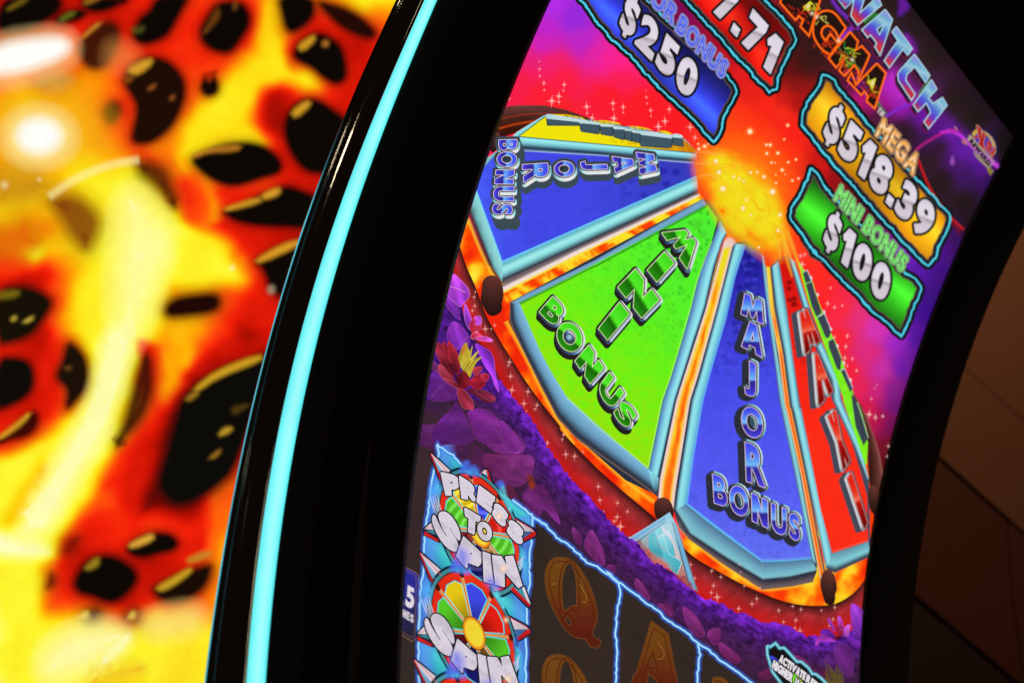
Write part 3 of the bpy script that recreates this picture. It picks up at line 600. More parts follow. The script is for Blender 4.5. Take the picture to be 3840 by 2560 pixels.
def ctrl(c, *rows): return [tuple(c((r[0], r[1]))[0]) + tuple(r[2:]) for r in rows]
bg = ctrl(C1, (400,40,178,45,232),(600,170,150,42,220),(350,260,190,38,205),(330,380,210,35,185),(680,360,190,38,200),(800,470,225,36,165),(900,520,248,35,150),(1000,560,252,35,135),(150,500,232,34,120),(420,560,245,34,105),(1000,700,252,32,80),(100,720,248,30,75),
     (500,700,252,30,65),(300,850,252,30,52),(900,850,252,28,45),(1200,1000,252,28,38),(1500,1090,252,28,35),(1650,1180,252,40,32),(1700,70,140,12,85),(1600,0,120,10,80),(1850,330,160,16,45),(1960,520,190,22,35),(2080,660,225,28,28),(2150,830,232,34,25),(2100,1000,252,52,22),(1950,1080,252,62,22)) \
   + ctrl(C2, (100,920,252,38,22),(330,640,95,18,18),(420,560,60,24,22),(520,420,50,25,24),(700,240,46,30,28),(250,1000,252,45,25),(260,850,200,28,22),(330,760,140,24,20),(300,1100,250,40,25),(360,900,170,20,20),(150,1250,252,50,25),
     (1180,760,185,30,190),(1120,880,165,25,150),(1000,930,165,22,110),(900,900,185,22,115),(1060,1020,70,26,50),(1280,900,150,30,180),(1500,1050,105,25,160),(1600,1200,85,24,130),(900,1040,50,25,30),(1300,1180,44,26,36),(1500,1270,52,24,60),
     (1750,900,40,28,26),(1900,1050,36,28,24),(1500,500,46,33,30),(1400,250,46,32,34),(1300,80,50,30,42),(1150,100,46,32,30),(850,560,48,26,26),(900,700,75,22,50),(1100,560,70,25,70),(1320,400,62,28,60),(1450,600,56,30,52),(1700,1200,110,30,170),(1800,1350,100,30,170),(2000,1480,95,26,160),(2150,1300,34,28,24),(1500,1420,46,28,36)) \
   + ctrl(C3, (850,450,112,16,20),(1000,640,88,12,40),(700,380,150,18,22),(560,300,205,25,22),(1150,850,115,22,120),(1280,960,150,40,200),(1400,1080,110,32,180),(1450,1200,88,26,165),(1620,1000,85,22,150),(1700,900,72,24,110),(1500,1420,72,25,150),(1600,1250,78,22,150),
     (1620,420,40,26,26),(1800,600,40,28,28),(1850,380,62,24,95),(1980,200,110,28,170),(2080,400,60,22,100),(1750,250,70,26,100),(1900,800,42,26,34),(1600,120,46,26,36)) \
   + ctrl(C6, (1300,560,255,36,38),(1300,300,255,42,35),(1550,620,250,42,65),(1700,700,230,48,120),(1850,760,215,52,180),(2050,900,160,40,200),(2200,860,98,26,182),(2300,620,75,20,165),(1900,1150,200,48,165),(2080,1120,128,34,188),(1700,1300,232,36,85),(1850,1330,205,38,120),(2000,1350,150,34,155),(1500,900,250,38,50),(1600,1150,245,36,60),(1780,1000,222,44,125)) \
   + ctrl(C8, (2000,60,212,26,72),(2100,180,190,24,80),(2220,220,140,22,100),(2180,420,140,24,45),(2140,560,120,22,32),(2260,60,130,28,140)) \
   + ctrl(H_, (700,150,255,42,18),(560,260,255,72,16),(750,330,255,72,16),(1000,330,255,36,18),(1000,640,255,42,20),(1050,800,255,52,20),(1180,1250,255,52,25),(1050,150,250,32,22)) \
   + ctrl(C4, (900,20,250,35,40),(1600,60,252,30,38)) \
   + [(1640,1500,62,30,70),(1600,1600,60,38,48),(1570,1750,58,42,44),(1550,1950,54,40,40),(1530,2200,52,42,38),(1510,2500,52,42,38),(1700,1640,66,34,55),(1860,1700,80,32,80),(2050,1880,74,32,74),(1700,2700,48,36,32),(2300,2300,50,36,30),(2300,2560,50,36,30),(2700,2700,48,36,30),(2600,2350,70,28,60),(3000,2540,72,24,60),(3200,2560,66,22,66),
      (1750,1300,120,30,60),(2000,1700,150,30,30),(1600,3000,46,36,32),(2300,3200,46,36,32),(3000,3200,48,32,40),(3300,3000,50,28,50),(2000,2900,46,36,32),(2700,3000,46,34,34),(1800,3500,46,36,32),(2600,3700,46,36,32),(3300,3600,46,30,44),(3200,2750,60,24,62),(2500,2100,190,30,30),(3000,2350,195,30,28),(3200,2350,150,28,26)]
bgf = field(bg, 4.0)
xs, ss = np.arange(1.118, 2.142, .006), np.arange(np.interp(BLO, _bs, _ss), np.interp(BHI, _bs, _ss) + .001, .006)
UV = np.column_stack([np.tile(xs, len(ss)), np.repeat(ss, len(xs))]); GP = SCR.px(UV); nx = len(xs)
EDGE = np.interp(UV[:, 0], [1.118, 2.06, 2.12, 2.142], [1, 1, .8, .55]) * np.interp(UV[:, 1], [ss[-1] - .05, ss[-1]], [1, .7])  # vignetting put into the picture colour at the far and top edges
el = El('screen', MACHINE, SCR, M_PIC, 'tall curved screen with a red and violet picture ground')
_b = np.interp(UV[:, 1], _ss, _bs)
el.V.append(xab(UV[:, 0], prof(_b), _b)); el.n = len(UV); el.C.append(rgba(np.clip(bgf(GP + (np.column_stack([noise(GP, 60), noise(GP + 300, 60)]) - .5) * 24), 0, 255) * EDGE[:, None]))
el.F = [(j * nx + i, j * nx + i + 1, (j + 1) * nx + i + 1, (j + 1) * nx + i) for j in range(len(ss) - 1) for i in range(nx - 1)]
SCREEN = el.done()
def E_(name, label=None, m=None, kind=None): return El(name, SCREEN, SCR, m, label, kind)

# ---------------- prize wheel: rim, lava bed
e = E_('wheel_rim', 'dark brown outer rim of the prize wheel')
e.fill(np.vstack([C4((470,0),(560,-10),(800,-10),(1000,30),(1220,112),(1150,125),(830,66),(760,100),(540,235),(440,270),(360,330),(300,430),(180,420),(360,200))]), lambda P: ramp(noise(P, 40, 3) * .3 + np.clip((P[:, 1] - 395) / 120, 0, 1) * .7, [(0, (120,72,70)), (.22, (98,52,48)), (.45, (70,34,26)), (.7, (58,20,12)), (1, (60,18,10))]), 1)
e.ribbon(smooth(C4((400,195),(560,150),(760,125),(900,100)), 2, False), 14, [(-1, (200,60,10), 0), (0, (205,70,20), .8), (1, (200,60,10), 0)], 1.6)
e.ribbon(smooth(C4((420,105),(600,70),(800,60),(1000,70)), 2, False), 10, [(-1, (150,50,20), 0), (0, (160,55,25), .7), (1, (150,50,20), 0)], 1.6)
e.done()
e = E_('wheel_rim', 'dark brown outer rim of the prize wheel at the far side')
e.band(C8((1885,-40),(1960,80),(2040,250),(2110,450),(2150,680),(2160,900)), C8((1965,60),(1990,200),(2010,370),(2020,560),(2015,720),(2010,900)), [(0, (150,85,80)), (.25, (100,52,48)), (.7, (66,30,26)), (1, (52,20,16))], 1.2)
e.band(C6((1620,1290),(1760,1540),(1800,1640)), C6((1660,1420),(1720,1568),(1740,1640)), [(0, (150,85,80)), (.4, (100,52,48)), (1, (60,28,24))], 1.3)
e.done()
def fire(P):
    n = noise(P @ np.array([[.8, -.3], [.5, .9]]) * (1, .55), 72, 3); n2 = noise(P + 777, 26, 3)
    return ramp(np.clip((n - .5) * 1.9 + .30 + (n2 - .5) * .5, 0, 1), [(0, (240,40,10)), (.25, (255,72,5)), (.45, (255,105,10)), (.62, (255,150,20)), (.8, (255,205,30)), (1, (255,235,60))])
WEDGE = [tuple(p) for p in np.vstack([C4((125,990),(0,1420)), C5((230,0),(350,20),(420,150),(520,420),(560,500),(640,640),(740,800),(900,1050),(1060,1260),(1200,1430)), C7((1390,0),(1480,100),(1700,330),(1900,510),(2080,660),(2250,800)),
          D2((880,280),(1000,370),(1200,480),(1400,590),(1620,690),(1800,760),(2000,805),(2200,812)), D3((850,580),(1010,575),(1150,550),(1300,470),(1420,370),(1520,230),(1600,120)), C8((2040,1300),(2060,1000),(2020,700)), C8((1990,400),(1500,-20)), C6((1250,400),(1140,180),(900,200)), H_((500,1200),(140,700)), C4((1900,780),(500,1450),(300,1400))])]
e = E_('wheel_bed', 'fiery orange and yellow bed of the prize wheel', M_FIRE)
e.fill(np.array(WEDGE), fire, 2, dense=9)
e.band(C5((550,0),(640,160),(690,60)), C5((520,60),(600,220),(700,240)), [(0, (255,200,20)), (1, (255,120,20))], 2.4, a=.8)
# yellow edge light along the wedges
for l, w in ((C5((700,480),(860,760),(1000,1060),(1140,1330),(1300,1568)), 26), (C7((1480,0),(1700,210),(1900,400),(2100,560),(2240,660)), 26), (D2((800,10),(880,120),(1000,230),(1200,390),(1400,530),(1600,660),(1800,640),(2110,590)), 22), (C4((130,985),(220,1230),(330,1450),(420,1560)), 20)):
    e.ribbon(smooth(l, 2, False), w, [(-1, (255,205,40), 0), (0, (255,215,50), .65), (1, (255,195,30), 0)], 2.6)
e.done()
# dark red ring under the wheel
e = E_('wheel_base_ring', 'dark red ring below the wheel')
inner = smooth(np.vstack([C4((30,1130),(60,1240)), C5((350,0),(420,150),(520,420),(560,500),(640,640),(740,800),(900,1050),(1060,1260),(1200,1430)), C7((1390,0),(1480,100),(1700,330),(1900,510),(2080,660),(2250,800)), D2((880,280),(1000,370),(1200,480),(1400,590),(1620,690),(1800,760),(2000,805),(2200,812)), D3((850,580),(1010,575),(1150,550),(1300,470),(1420,370),(1520,230),(1640,60))]), 1, False)
outer = smooth(np.vstack([C5((130,-60),(200,100),(260,300),(380,560),(560,800),(680,1060),(840,1290),(960,1450)), C7((1100,0),(1250,180),(1440,420),(1660,650),(1880,900),(2100,1100)), D2((520,420),(760,560),(960,740),(1250,870),(1450,960),(1620,1050),(1900,1080),(2080,1180)), D3((800,1060),(1000,1000),(1250,960),(1500,900))]), 1, False)
def ringcol(base, amp): return lambda P: np.clip(np.array(base, float) * (1 + amp * (noise(P @ np.array([[.6, -.8], [.8, .6]]) * (1, 5), 60, 3) - .5))[:, None], 0, 255)
e.band(inner, outer, [(0, ringcol((66,20,20), .3)), (.07, ringcol((74,24,24), .3)), (.2, ringcol((120,36,38), .5)), (.36, ringcol((158,42,46), .6)), (.55, ringcol((178,34,36), .4)), (.8, ringcol((196,28,26), .2)), (1, ringcol((190,26,24), .2))], 3, n=150)
e.done()

# ---------------- wheel wedges
def tube(hi=(165,238,238), mid=(118,200,215), dk=(52,66,92), edge=(38,44,60), sh=(118,100,105)):
    return [(0, mid), (.10, hi), (.38, mid), (.58, (92,150,180)), (.72, dk), (.80, edge), (.90, dk), (1, sh)]
def starfield(e, poly, layer, c, sz, fr, seed, op=.55, six=False):
    r = np.random.default_rng(seed); P = np.asarray(poly); lo, hi = P.min(0), P.max(0); k = 0
    for yy in np.arange(lo[1], hi[1], sz * 1.55):
        for xx in np.arange(lo[0], hi[0], sz * 1.55):
            k += 1; q = np.array([xx, yy]) + r.uniform(-.5, .5, 2) * sz; f = fr(q)
            if f <= .02 or not inside(q[None], [P])[0]: continue
            n = 16 if six else 10; t = np.arange(n) * 2 * math.pi / n + r.uniform(0, 1); rr = np.where(np.arange(n) % 2 == 0, 1, .58) * sz * r.uniform(.6, .95)
            s = np.column_stack([q[0] + rr * np.cos(t) * .95, q[1] + rr * np.sin(t) * .8])
            if inside(s, [P]).all(): e.fill(s, c, layer + (k % 5) * .08, a=min(1, f) * op)
def squares(e, poly, layer, c, sz, fr, seed, op):
    r = np.random.default_rng(seed); P = np.asarray(poly); lo, hi = P.min(0), P.max(0)
    for yy in np.arange(lo[1], hi[1], sz * 1.9):
        for xx in np.arange(lo[0], hi[0], sz * 1.9):
            q = np.array([xx, yy]) + r.uniform(-.7, .7, 2) * sz; f = fr(q)
            if f > .03 and r.random() < .75 and inside(q[None], [P])[0]:
                s = q + np.array([[-.5, -.4], [.35, -.55], [.5, .45], [-.3, .55]]) * sz * r.uniform(.6, 1.1)
                if inside(s, [P]).all(): e.mesh(s, [(0, 1, 2, 3)], rgba(c, 4, min(1, f) * op), layer + r.random() * .3)
# yellow wedge, top left
yel = C4((812,88),(1150,125),(1640,215),(2030,290),(2140,385),(2135,410),(575,264))
e = E_('wheel_segment', 'yellow wheel segment seen edge-on at the top')
e.fill(C4((500,283),(560,225),(790,84),(838,64),(1200,118),(1700,212),(2040,285),(2150,400),(2140,415),(575,268)), grad(C4((560,150))[0], C4((640,260))[0], [(0, (110,200,215)), (.5, (150,228,232)), (1, (95,175,195))]), 4)
e.fill(yel, lambda P: ramp(np.clip((P[:, 0] - 2250) / 350 + (noise(P, 18) - .5) * .5, 0, 1), [(0, (240,228,10)), (.4, (240,220,8)), (.7, (225,165,10)), (1, (205,125,5))]), 5, dense=10)
starfield(e, yel, 5.3, (215,150,15), 15, lambda q: np.clip((q[0] - 2230) / 150, 0, 1), 3)
e.stroke(C4((575,264),(2135,410)), 3, (60,70,70), 5.8, closed=False); e.stroke(C4((575,264),(812,88)), 3, (40,60,60), 5.8, closed=False)
e.done()
e = E_('segment_lettering', 'dark grey raised letters on the yellow segment, seen from the side')
slabs = [((820,100),(1130,132),(1175,168),(828,166)), ((1115,140),(1140,128),(1290,152),(1290,238),(1270,242),(1130,220),(1120,200)), ((1292,162),(1405,172),(1408,258),(1390,260),(1302,244)), ((1408,182),(1510,195),(1508,288),(1490,292),(1418,270)), ((1508,200),(1575,208),(1572,305),(1512,290)), ((1572,212),(1655,225),(1650,322),(1575,305)), ((1930,262),(1990,258),(2022,275),(2028,352),(1940,340)), ((1645,232),(1680,225),(1900,258),(1932,285),(1928,352),(1900,366),(1655,350),(1648,330))]
for k, s in enumerate(slabs): e.fill(C4(*s), (64,86,98), 6 + .2 * k, step=12); e.stroke(C4(*s), 3, (40,54,62), 6.1 + .2 * k)
tops = [((815,82),(850,68),(1135,108),(1190,128),(1130,140),(825,108)), ((1112,138),(1145,122),(1295,140),(1290,162),(1140,148),(1115,152)), ((1292,160),(1320,150),(1408,162),(1406,180),(1300,176)), ((1408,180),(1430,172),(1512,185),(1510,204),(1415,198)), ((1508,196),(1580,200),(1576,218),(1510,212)), ((1574,210),(1665,215),(1655,238),(1576,228)), ((1642,236),(1670,218),(1760,220),(1920,250),(1934,270),(1925,282),(1660,250)), ((1920,250),(1960,238),(2010,250),(2026,270),(2020,280),(1940,272))]
for k, s in enumerate(tops): e.fill(C4(*s), grad(C4(s[0])[0], C4(s[-1])[0], [(0, (225,220,225)), (.5, (150,210,222)), (1, (190,220,225))]), 8 + .1 * k, step=12)
for s in (((850,68),(1000,70),(1135,95),(1190,125),(1135,112),(1000,92)), ((1200,122),(1330,122),(1440,138),(1480,158),(1400,162),(1290,148)), ((1530,172),(1640,176),(1720,195),(1760,212),(1660,205),(1560,192)), ((1800,212),(1870,215),(1930,238),(1900,246),(1820,228))): e.fill(C4(*s), (235,212,20), 9, step=12)
for k in range(16):
    p = C4((1000 + k * 55, 82 + k * 9.5)); d = np.array([[-9, 1], [-3, -3], [2, 4], [9, 0]]) + p; e.stroke(d, 2.2, (40,60,150) if k % 3 else (60,50,20), 9.4, closed=False)
e.done()
# blue wedge, left
b2 = C4((608,390),(1250,428),(2125,498),(2142,560),(2142,614),(430,1366),(202,735),(262,545),(335,462),(430,398))
e = E_('wheel_segment', 'large blue wheel segment at the left')
e.band(C4((575,266),(1300,330),(2145,412)), C4((600,392),(1300,440),(2135,500)), [(0, (112,205,218)), (.16, (160,238,240)), (.42, (118,196,208)), (.62, (70,110,132)), (.76, (24,32,52)), (.88, (92,130,165)), (1, (62,80,150))], 4.5)
e.fill(C4((255,560),(300,450),(392,385),(440,360),(620,370),(620,395),(430,400),(335,465),(262,548)), grad(C4((300,440))[0], C4((345,480))[0], [(0, (150,205,210)), (.6, (125,190,198)), (1, (70,110,135))]), 4.7)
e.band(C4((432,1368),(900,1160),(2145,614)), C4((432,1568),(900,1350),(2160,775)), [(0, (85,185,238)), (.04, (110,205,245)), (.07, (100,175,190)), (.16, (112,195,205)), (.34, (165,240,236)), (.5, (140,222,224)), (.68, (90,140,152)), (.8, (48,50,62)), (.9, (105,92,96)), (1, (122,104,104))], 4.8)
e.fill(C4((202,737),(432,1368),(432,1545),(350,1430),(150,930)), grad(C4((320,1100))[0], C4((205,1140))[0], [(0, (150,220,218)), (.5, (120,190,192)), (.8, (62,90,98)), (1, (40,48,52))]), 5.0)
e.ribbon(C4((140,925),(345,1432),(430,1560)), 22, [(-1, (60,50,46), 0), (0, (52,44,44), .9), (1, (52,44,44), 0)], 5.1)
e.fill(b2, lambda P: np.clip(np.array([66, 72, 228.]) * (1 + .10 * (noise(P, 30) - .5) - .22 * np.clip((P[:, 0] - 2200) / 420, 0, 1))[:, None] + np.array([8, 22, 22]) * np.clip((1990 - P[:, 0]) / 220, 0, 1)[:, None], 0, 255), 5.3, dense=12)
starfield(e, b2, 5.5, (38,36,165), 27, lambda q: np.clip((q[0] - 2280) / 180, 0, 1), 5, .8); starfield(e, b2, 5.4, (54,66,216), 24, lambda q: .7, 8, .35)
e.ribbon(C4((202,737),(430,1366),(2142,616)), 7, [(-1, (90,200,250), .1), (0, (115,215,252), 1), (1, (90,190,250), .2)], 6.2)
e.stroke(C4((608,390),(1250,428),(2125,498)), 3, (170,190,230), 6.2, closed=False)
e.done()
# divider between the blue and green wedges, with fire
def firebar(P): 
    n = noise(P @ np.array([[.9, -.43], [.43, .9]]) * (.35, 1.6), 34, 4); return ramp(np.clip((n - .5) * 2.6 + .42 - (P[:, 0] - 2250) / 1500, 0, 1), [(0, (250,228,40)), (.35, (252,205,35)), (.55, (255,140,20)), (.75, (255,85,5)), (1, (250,60,5))])
e = E_('wheel_divider', 'pink and yellow divider bar between the blue and green segments', M_FIRE)
e.band(np.vstack([C4((400,1585),(650,1462),(1060,1262),(2160,762))]), np.vstack([C5((690,345)), C4((1060,1440)), C4((2205,830))]), [(0, (112,98,100)), (.10, (170,150,150)), (.16, (240,220,218)), (.28, (242,220,205)), (.36, (248,226,60)), (.46, firebar), (.75, firebar), (1, firebar)], 6.4, n=120)
e.done()
# green wedge
g3 = np.vstack([C5((820,322)), C4((2240,866),(2330,990)), C6((400,0),(330,170),(270,370),(212,610),(130,900),(40,1200)), C8((200,0),(75,608)), C7((1760,0)), C5((1230,1140),(1100,930),(1000,740),(900,510))])
go = np.vstack([C5((735,312)), C4((2200,812),(2260,830),(2350,950)), H_((400,1040),(432,1140)), C6((485,30),(340,600),(145,1200)), C8((312,0),(170,690),(155,845)), C7((2255,600),(2230,585),(1990,470),(1600,130)), C5((1160,1345),(1000,1040),(860,760),(728,490))])
e = E_('wheel_segment', 'bright green wheel segment')
e.fill(go, (40, 46, 62), 6.8)
e.band(C5((735,318),(830,262),(1480,-60)), C5((820,324),(900,285),(1480,0)), [(0, (60,80,110)), (.12, (108,150,185)), (.5, (120,172,205)), (.85, (98,150,190)), (1, (60,110,60))], 7, n=30)
e.band(np.vstack([C4((1245,1351)), C4((2200,812))]), np.vstack([C4((1245,1411)), C4((2240,868))]), [(0, (60,80,110)), (.12, (108,150,185)), (.5, (120,172,205)), (.85, (98,150,190)), (1, (60,110,60))], 7.05, n=30)
e.band(np.vstack([C5((820,322),(900,510),(1000,740),(1100,930),(1230,1140)), C7((1760,0),(2200,375))]), np.vstack([C5((735,318),(733,480),(850,740),(990,1010),(1150,1330)), C7((1560,110),(2245,590))]), [(0, (130,190,215)), (.15, (122,180,212)), (.45, (105,155,190)), (.68, (70,100,125)), (.82, (42,46,60)), (.92, (70,66,72)), (1, (120,105,100))], 7.1, n=60)
e.band(np.vstack([C6((470,-175),(408,0),(330,170),(270,370),(212,610),(130,900),(40,1200)), C8((200,0),(75,608))]), np.vstack([C6((533,-55),(490,20),(420,240),(340,600),(240,900),(148,1190)), C8((312,0),(165,680))]), [(0, (70,110,150)), (.18, (98,150,200)), (.5, (135,215,232)), (.75, (150,232,236)), (.9, (95,160,185)), (.96, (30,38,60)), (1, (60,60,80))], 7.2, n=50)
e.fill(C8((75,608),(165,682),(155,845),(110,770)), grad(C8((90,630))[0], C8((150,830))[0], [(0, (140,222,230)), (.45, (118,190,205)), (.8, (75,105,125)), (1, (42,46,60))]), 7.3)
hub = np.array([2775., 767.])
def green(P):
    r = np.hypot(*(P - hub).T); n = noise(P, 34, 2) - .5
    return ramp(np.clip((r - 150) / 900 + n * .25, 0, 1), [(0, (78,238,48)), (.35, (88,242,38)), (.6, (112,240,22)), (.85, (140,232,15)), (1, (152,226,12))])
e.fill(g3, green, 7.6, dense=14)
starfield(e, g3, 7.8, (72,205,44), 36, lambda q: np.clip(1.25 - np.hypot(*(q - hub)) / 560, 0, 1), 2, .7, True); starfield(e, g3, 7.8, (84,245,22), 24, lambda q: .6 * np.clip(np.hypot(*(q - hub)) / 500 - .6, 0, 1), 9, .6)
squares(e, g3, 8.0, (48,165,30), 16, lambda q: np.clip(1.2 - np.hypot(*(q - hub)) / 640, 0, 1), 21, .6)
e.ribbon(C5((820,326),(900,285),(1480,-8)), 9, [(-1, (40,120,20), .9), (1, (60,170,30), .6)], 8.4); e.ribbon(C4((1245,1408),(2238,872)), 9, [(-1, (40,120,20), .9), (1, (60,170,30), .6)], 8.4)
e.ribbon(np.vstack([C6((398,10),(262,370),(204,610),(122,900),(32,1200)), C8((192,0),(68,590)), C7((1752,8)), C5((1235,1150))]), 4, [(-1, (190,245,110), .2), (0, (200,250,120), .8), (1, (190,245,110), .2)], 8.5)
e.done()
# divider, lower blue wedge, divider, red wedge, green sliver
e = E_('wheel_divider', 'orange divider bar between the green and blue segments', M_FIRE)
def barfire(y0, y1): return lambda P: ramp(np.clip((P[:, 1] - y0) / (y1 - y0) + (noise(P * (1.5, .3), 26, 3) - .5) * 1.2, 0, 1), [(0, (232,222,30)), (.35, (250,206,35)), (.6, (255,150,25)), (.85, (255,95,10)), (1, (252,105,15))])
e.band(np.vstack([C6((500,10),(340,600),(148,1190)), C8((312,0),(165,690),(150,880))]), np.vstack([C6((592,40),(450,600),(285,1200)), C8((452,0),(325,800),(305,980))]), [(0, (40,48,66)), (.05, (60,62,80)), (.08, (238,208,204)), (.17, (243,208,190)), (.25, (248,208,80)), (.36, barfire(950, 2000)), (.5, barfire(950, 1450)), (.64, barfire(950, 2000)), (.75, (249,205,85)), (.83, (243,206,185)), (.9, (240,210,204)), (.95, (40,48,66)), (1, (30,36,54))], 8.8, n=60)
e.soft(H_((425,1165),(520,1200),(500,1260),(395,1290)), (235,205,200), 10, 9.4, .9)
e.done()
b4 = np.vstack([C6((690,40),(822,105),(838,160),(860,400),(900,720),(960,1150)), C8((1225,0),(1350,600),(1450,1080),(1510,1385),(1300,1405),(1075,1410),(700,1130),(415,910),(470,500),(555,0)), C6((395,1130),(520,700),(600,330))])
e = E_('wheel_segment', 'blue wheel segment at the bottom')
e.fill(np.vstack([C6((592,30),(690,5),(840,110),(870,230),(905,600),(985,1000)), C8((1275,0),(1400,600),(1560,1440)), D2((2150,460),(2110,578),(1900,620),(1615,652),(1200,380),(960,200),(800,40)), C8((300,980),(325,800),(452,0)), C6((285,1200),(450,600))]), (64, 58, 70), 9.0)
e.band(np.vstack([C6((595,32),(450,600),(288,1200)), C8((455,0),(328,800),(308,965))]), np.vstack([C6((690,40),(600,330),(520,700),(395,1130)), C8((555,0),(470,500),(415,912))]), [(0, (40,50,66)), (.1, (95,150,175)), (.3, (150,230,234)), (.6, (128,215,228)), (.85, (105,180,215)), (1, (90,150,230))], 9.3, n=60)
e.band(np.vstack([C8((415,910),(700,1130),(1075,1410),(1300,1405),(1512,1386))]), np.vstack([C8((308,965)), D2((900,110),(1250,340),(1620,560)), D2((1880,535),(2152,470))]), [(0, (80,170,235)), (.06, (100,190,240)), (.1, (82,120,150)), (.3, (96,142,170)), (.62, (116,178,198)), (.86, (128,192,204)), (.96, (70,90,105)), (1, (44,44,58))], 9.4, n=60)
e.band(D2((900,110),(1250,340),(1620,560),(1880,535),(2152,470)), D2((800,40),(900,160),(1230,400),(1615,652),(1900,622),(2112,578)), [(0, (44,44,58)), (.3, (62,60,72)), (.65, (98,84,88)), (1, (120,98,94))], 9.45, n=60)
e.band(np.vstack([C6((825,105),(840,160),(862,400),(902,720),(962,1150)), C8((1228,0),(1352,600),(1512,1386))]), np.vstack([C6((860,150),(890,400),(935,720),(1000,1150)), C8((1278,0),(1405,600),(1556,1450))]), [(0, (70,95,190)), (.12, (95,130,165)), (.45, (128,205,215)), (.75, (140,215,222)), (.93, (60,75,95)), (1, (50,55,75))], 9.5, n=50)
e.ribbon(D2((1618,365),(1620,555)), 3, [(-1, (160,215,220), .6), (1, (90,130,150), .3)], 9.7)
e.fill(b4, lambda P: np.clip(ramp(np.clip((P[:, 1] - 950) / 1150, 0, 1), [(0, (34,28,150)), (.16, (52,48,190)), (.4, (70,74,232)), (.7, (84,88,240)), (1, (98,112,242))]) * (1 + .12 * (noise(P * (1.6, .6), 20) - .5))[:, None], 0, 255), 9.8, dense=14)
starfield(e, b4, 10, (30,26,135), 24, lambda q: np.clip((1480 - q[1]) / 350, 0, 1), 4, .75); starfield(e, b4, 10, (72,82,226), 20, lambda q: .8, 14, .4)
e.ribbon(np.vstack([C6((690,50),(600,330),(520,700),(395,1130)), C8((555,0),(470,500),(416,910),(700,1130),(1075,1408))]), 6, [(-1, (80,150,250), .2), (0, (110,195,252), .9), (1, (80,150,250), .2)], 10.6)
e.ribbon(C8((1075,1400),(1300,1395),(1505,1378)), 6, [(-1, (120,140,250), .2), (0, (140,165,252), .8), (1, (80,120,240), .2)], 10.6)
e.done()
e = E_('wheel_divider', 'thin orange divider bar between the blue and red segments', M_FIRE)
e.band(np.vstack([C6((872,232),(905,600),(982,1000),(1045,1500)), C8((1280,60),(1420,680),(1552,1400),(1592,1600))]), np.vstack([C6((925,240),(960,600),(1040,1000),(1105,1500)), C8((1345,60),(1480,700),(1625,1470),(1650,1560))]), [(0, (50,60,80)), (.12, (240,215,150)), (.3, barfire(900, 1500)), (.55, barfire(900, 1500)), (.68, (246,180,90)), (.8, (60,56,66)), (.92, (96,88,96)), (1, (60,64,78))], 10.8, n=60)
e.done()
r5 = np.vstack([C6((990,178),(1070,150),(1180,540),(1290,900),(1440,1240)), C8((1690,0),(1770,110),(1880,420),(1960,690),(2003,850),(2010,1242),(1695,1346),(1590,950),(1495,440),(1408,0)), C6((1110,1000),(1060,600))])
e = E_('wheel_segment', 'red wheel segment')
e.fill(np.vstack([C6((915,230),(985,165),(1075,140),(1200,530),(1330,900),(1500,1250)), C8((1740,0),(2020,690),(2030,1300),(2020,1380),(1715,1520),(1640,1480),(1345,60)), C6((1105,1500),(960,600))]), (70, 74, 92), 11)
e.band(np.vstack([C6((925,240),(965,600),(1042,1000),(1108,1500)), C8((1348,60),(1480,700),(1640,1480))]), np.vstack([C6((990,178),(1060,600),(1112,1000),(1180,1500)), C8((1422,60),(1540,640),(1695,1346))]), [(0, (50,60,80)), (.15, (120,195,210)), (.45, (150,228,234)), (.75, (120,195,215)), (.93, (95,130,150)), (1, (120,90,100))], 11.2, n=50)
e.band(C8((1695,1348),(1850,1300),(2014,1243)), C8((1640,1478),(1720,1502),(2028,1362)), [(0, (95,150,170)), (.25, (108,168,185)), (.65, (130,205,212)), (.9, (75,105,120)), (1, (46,50,62))], 11.25, n=30)
e.fill(r5, lambda P: np.clip(ramp(np.clip((P[:, 1] - 960) / 700, 0, 1), [(0, (205,20,15)), (.25, (225,25,18)), (.5, (248,34,20)), (1, (252,44,22))]) * (1 + .08 * (noise(P, 20) - .5))[:, None], 0, 255), 11.5, dense=14)
starfield(e, r5, 11.7, (120,12,8), 20, lambda q: np.clip((1440 - q[1]) / 250, 0, 1), 6, .8)
e.ribbon(C8((1702,1330),(1850,1285),(2006,1232)), 5, [(-1, (255,120,90), .2), (0, (255,120,90), .7), (1, (255,100,80), .2)], 12.2)
e.band(np.vstack([C6((1072,150),(1185,535),(1295,900),(1448,1240)), C8((1695,0),(1890,420),(2006,700))]), np.vstack([C6((1130,190),(1240,535),(1370,900),(1520,1240)), C8((1775,0),(1945,400),(2016,690))]), [(0, (60,66,90)), (.2, (95,130,150)), (.5, (150,228,236)), (.75, (128,205,225)), (1, (80,110,120))], 12.4, n=50)
e.done()
e = E_('wheel_segment', 'narrow green wheel segment seen edge-on at the right')
e.fill(np.vstack([C6((1150,170),(1215,270),(1300,430),(1420,760),(1500,930),(1640,1330)), C8((1880,-20),(1960,130),(2010,380),(1998,560),(1985,570),(1790,0)), C6((1560,1400),(1380,900),(1250,535))]), lambda P: ramp(noise(P, 16), [(0, (105,225,15)), (.5, (125,238,28)), (1, (150,245,60))]), 12.7, dense=14)
e.done()
e = E_('segment_lettering', 'dark grey raised letters on the narrow green segment, seen from the side')
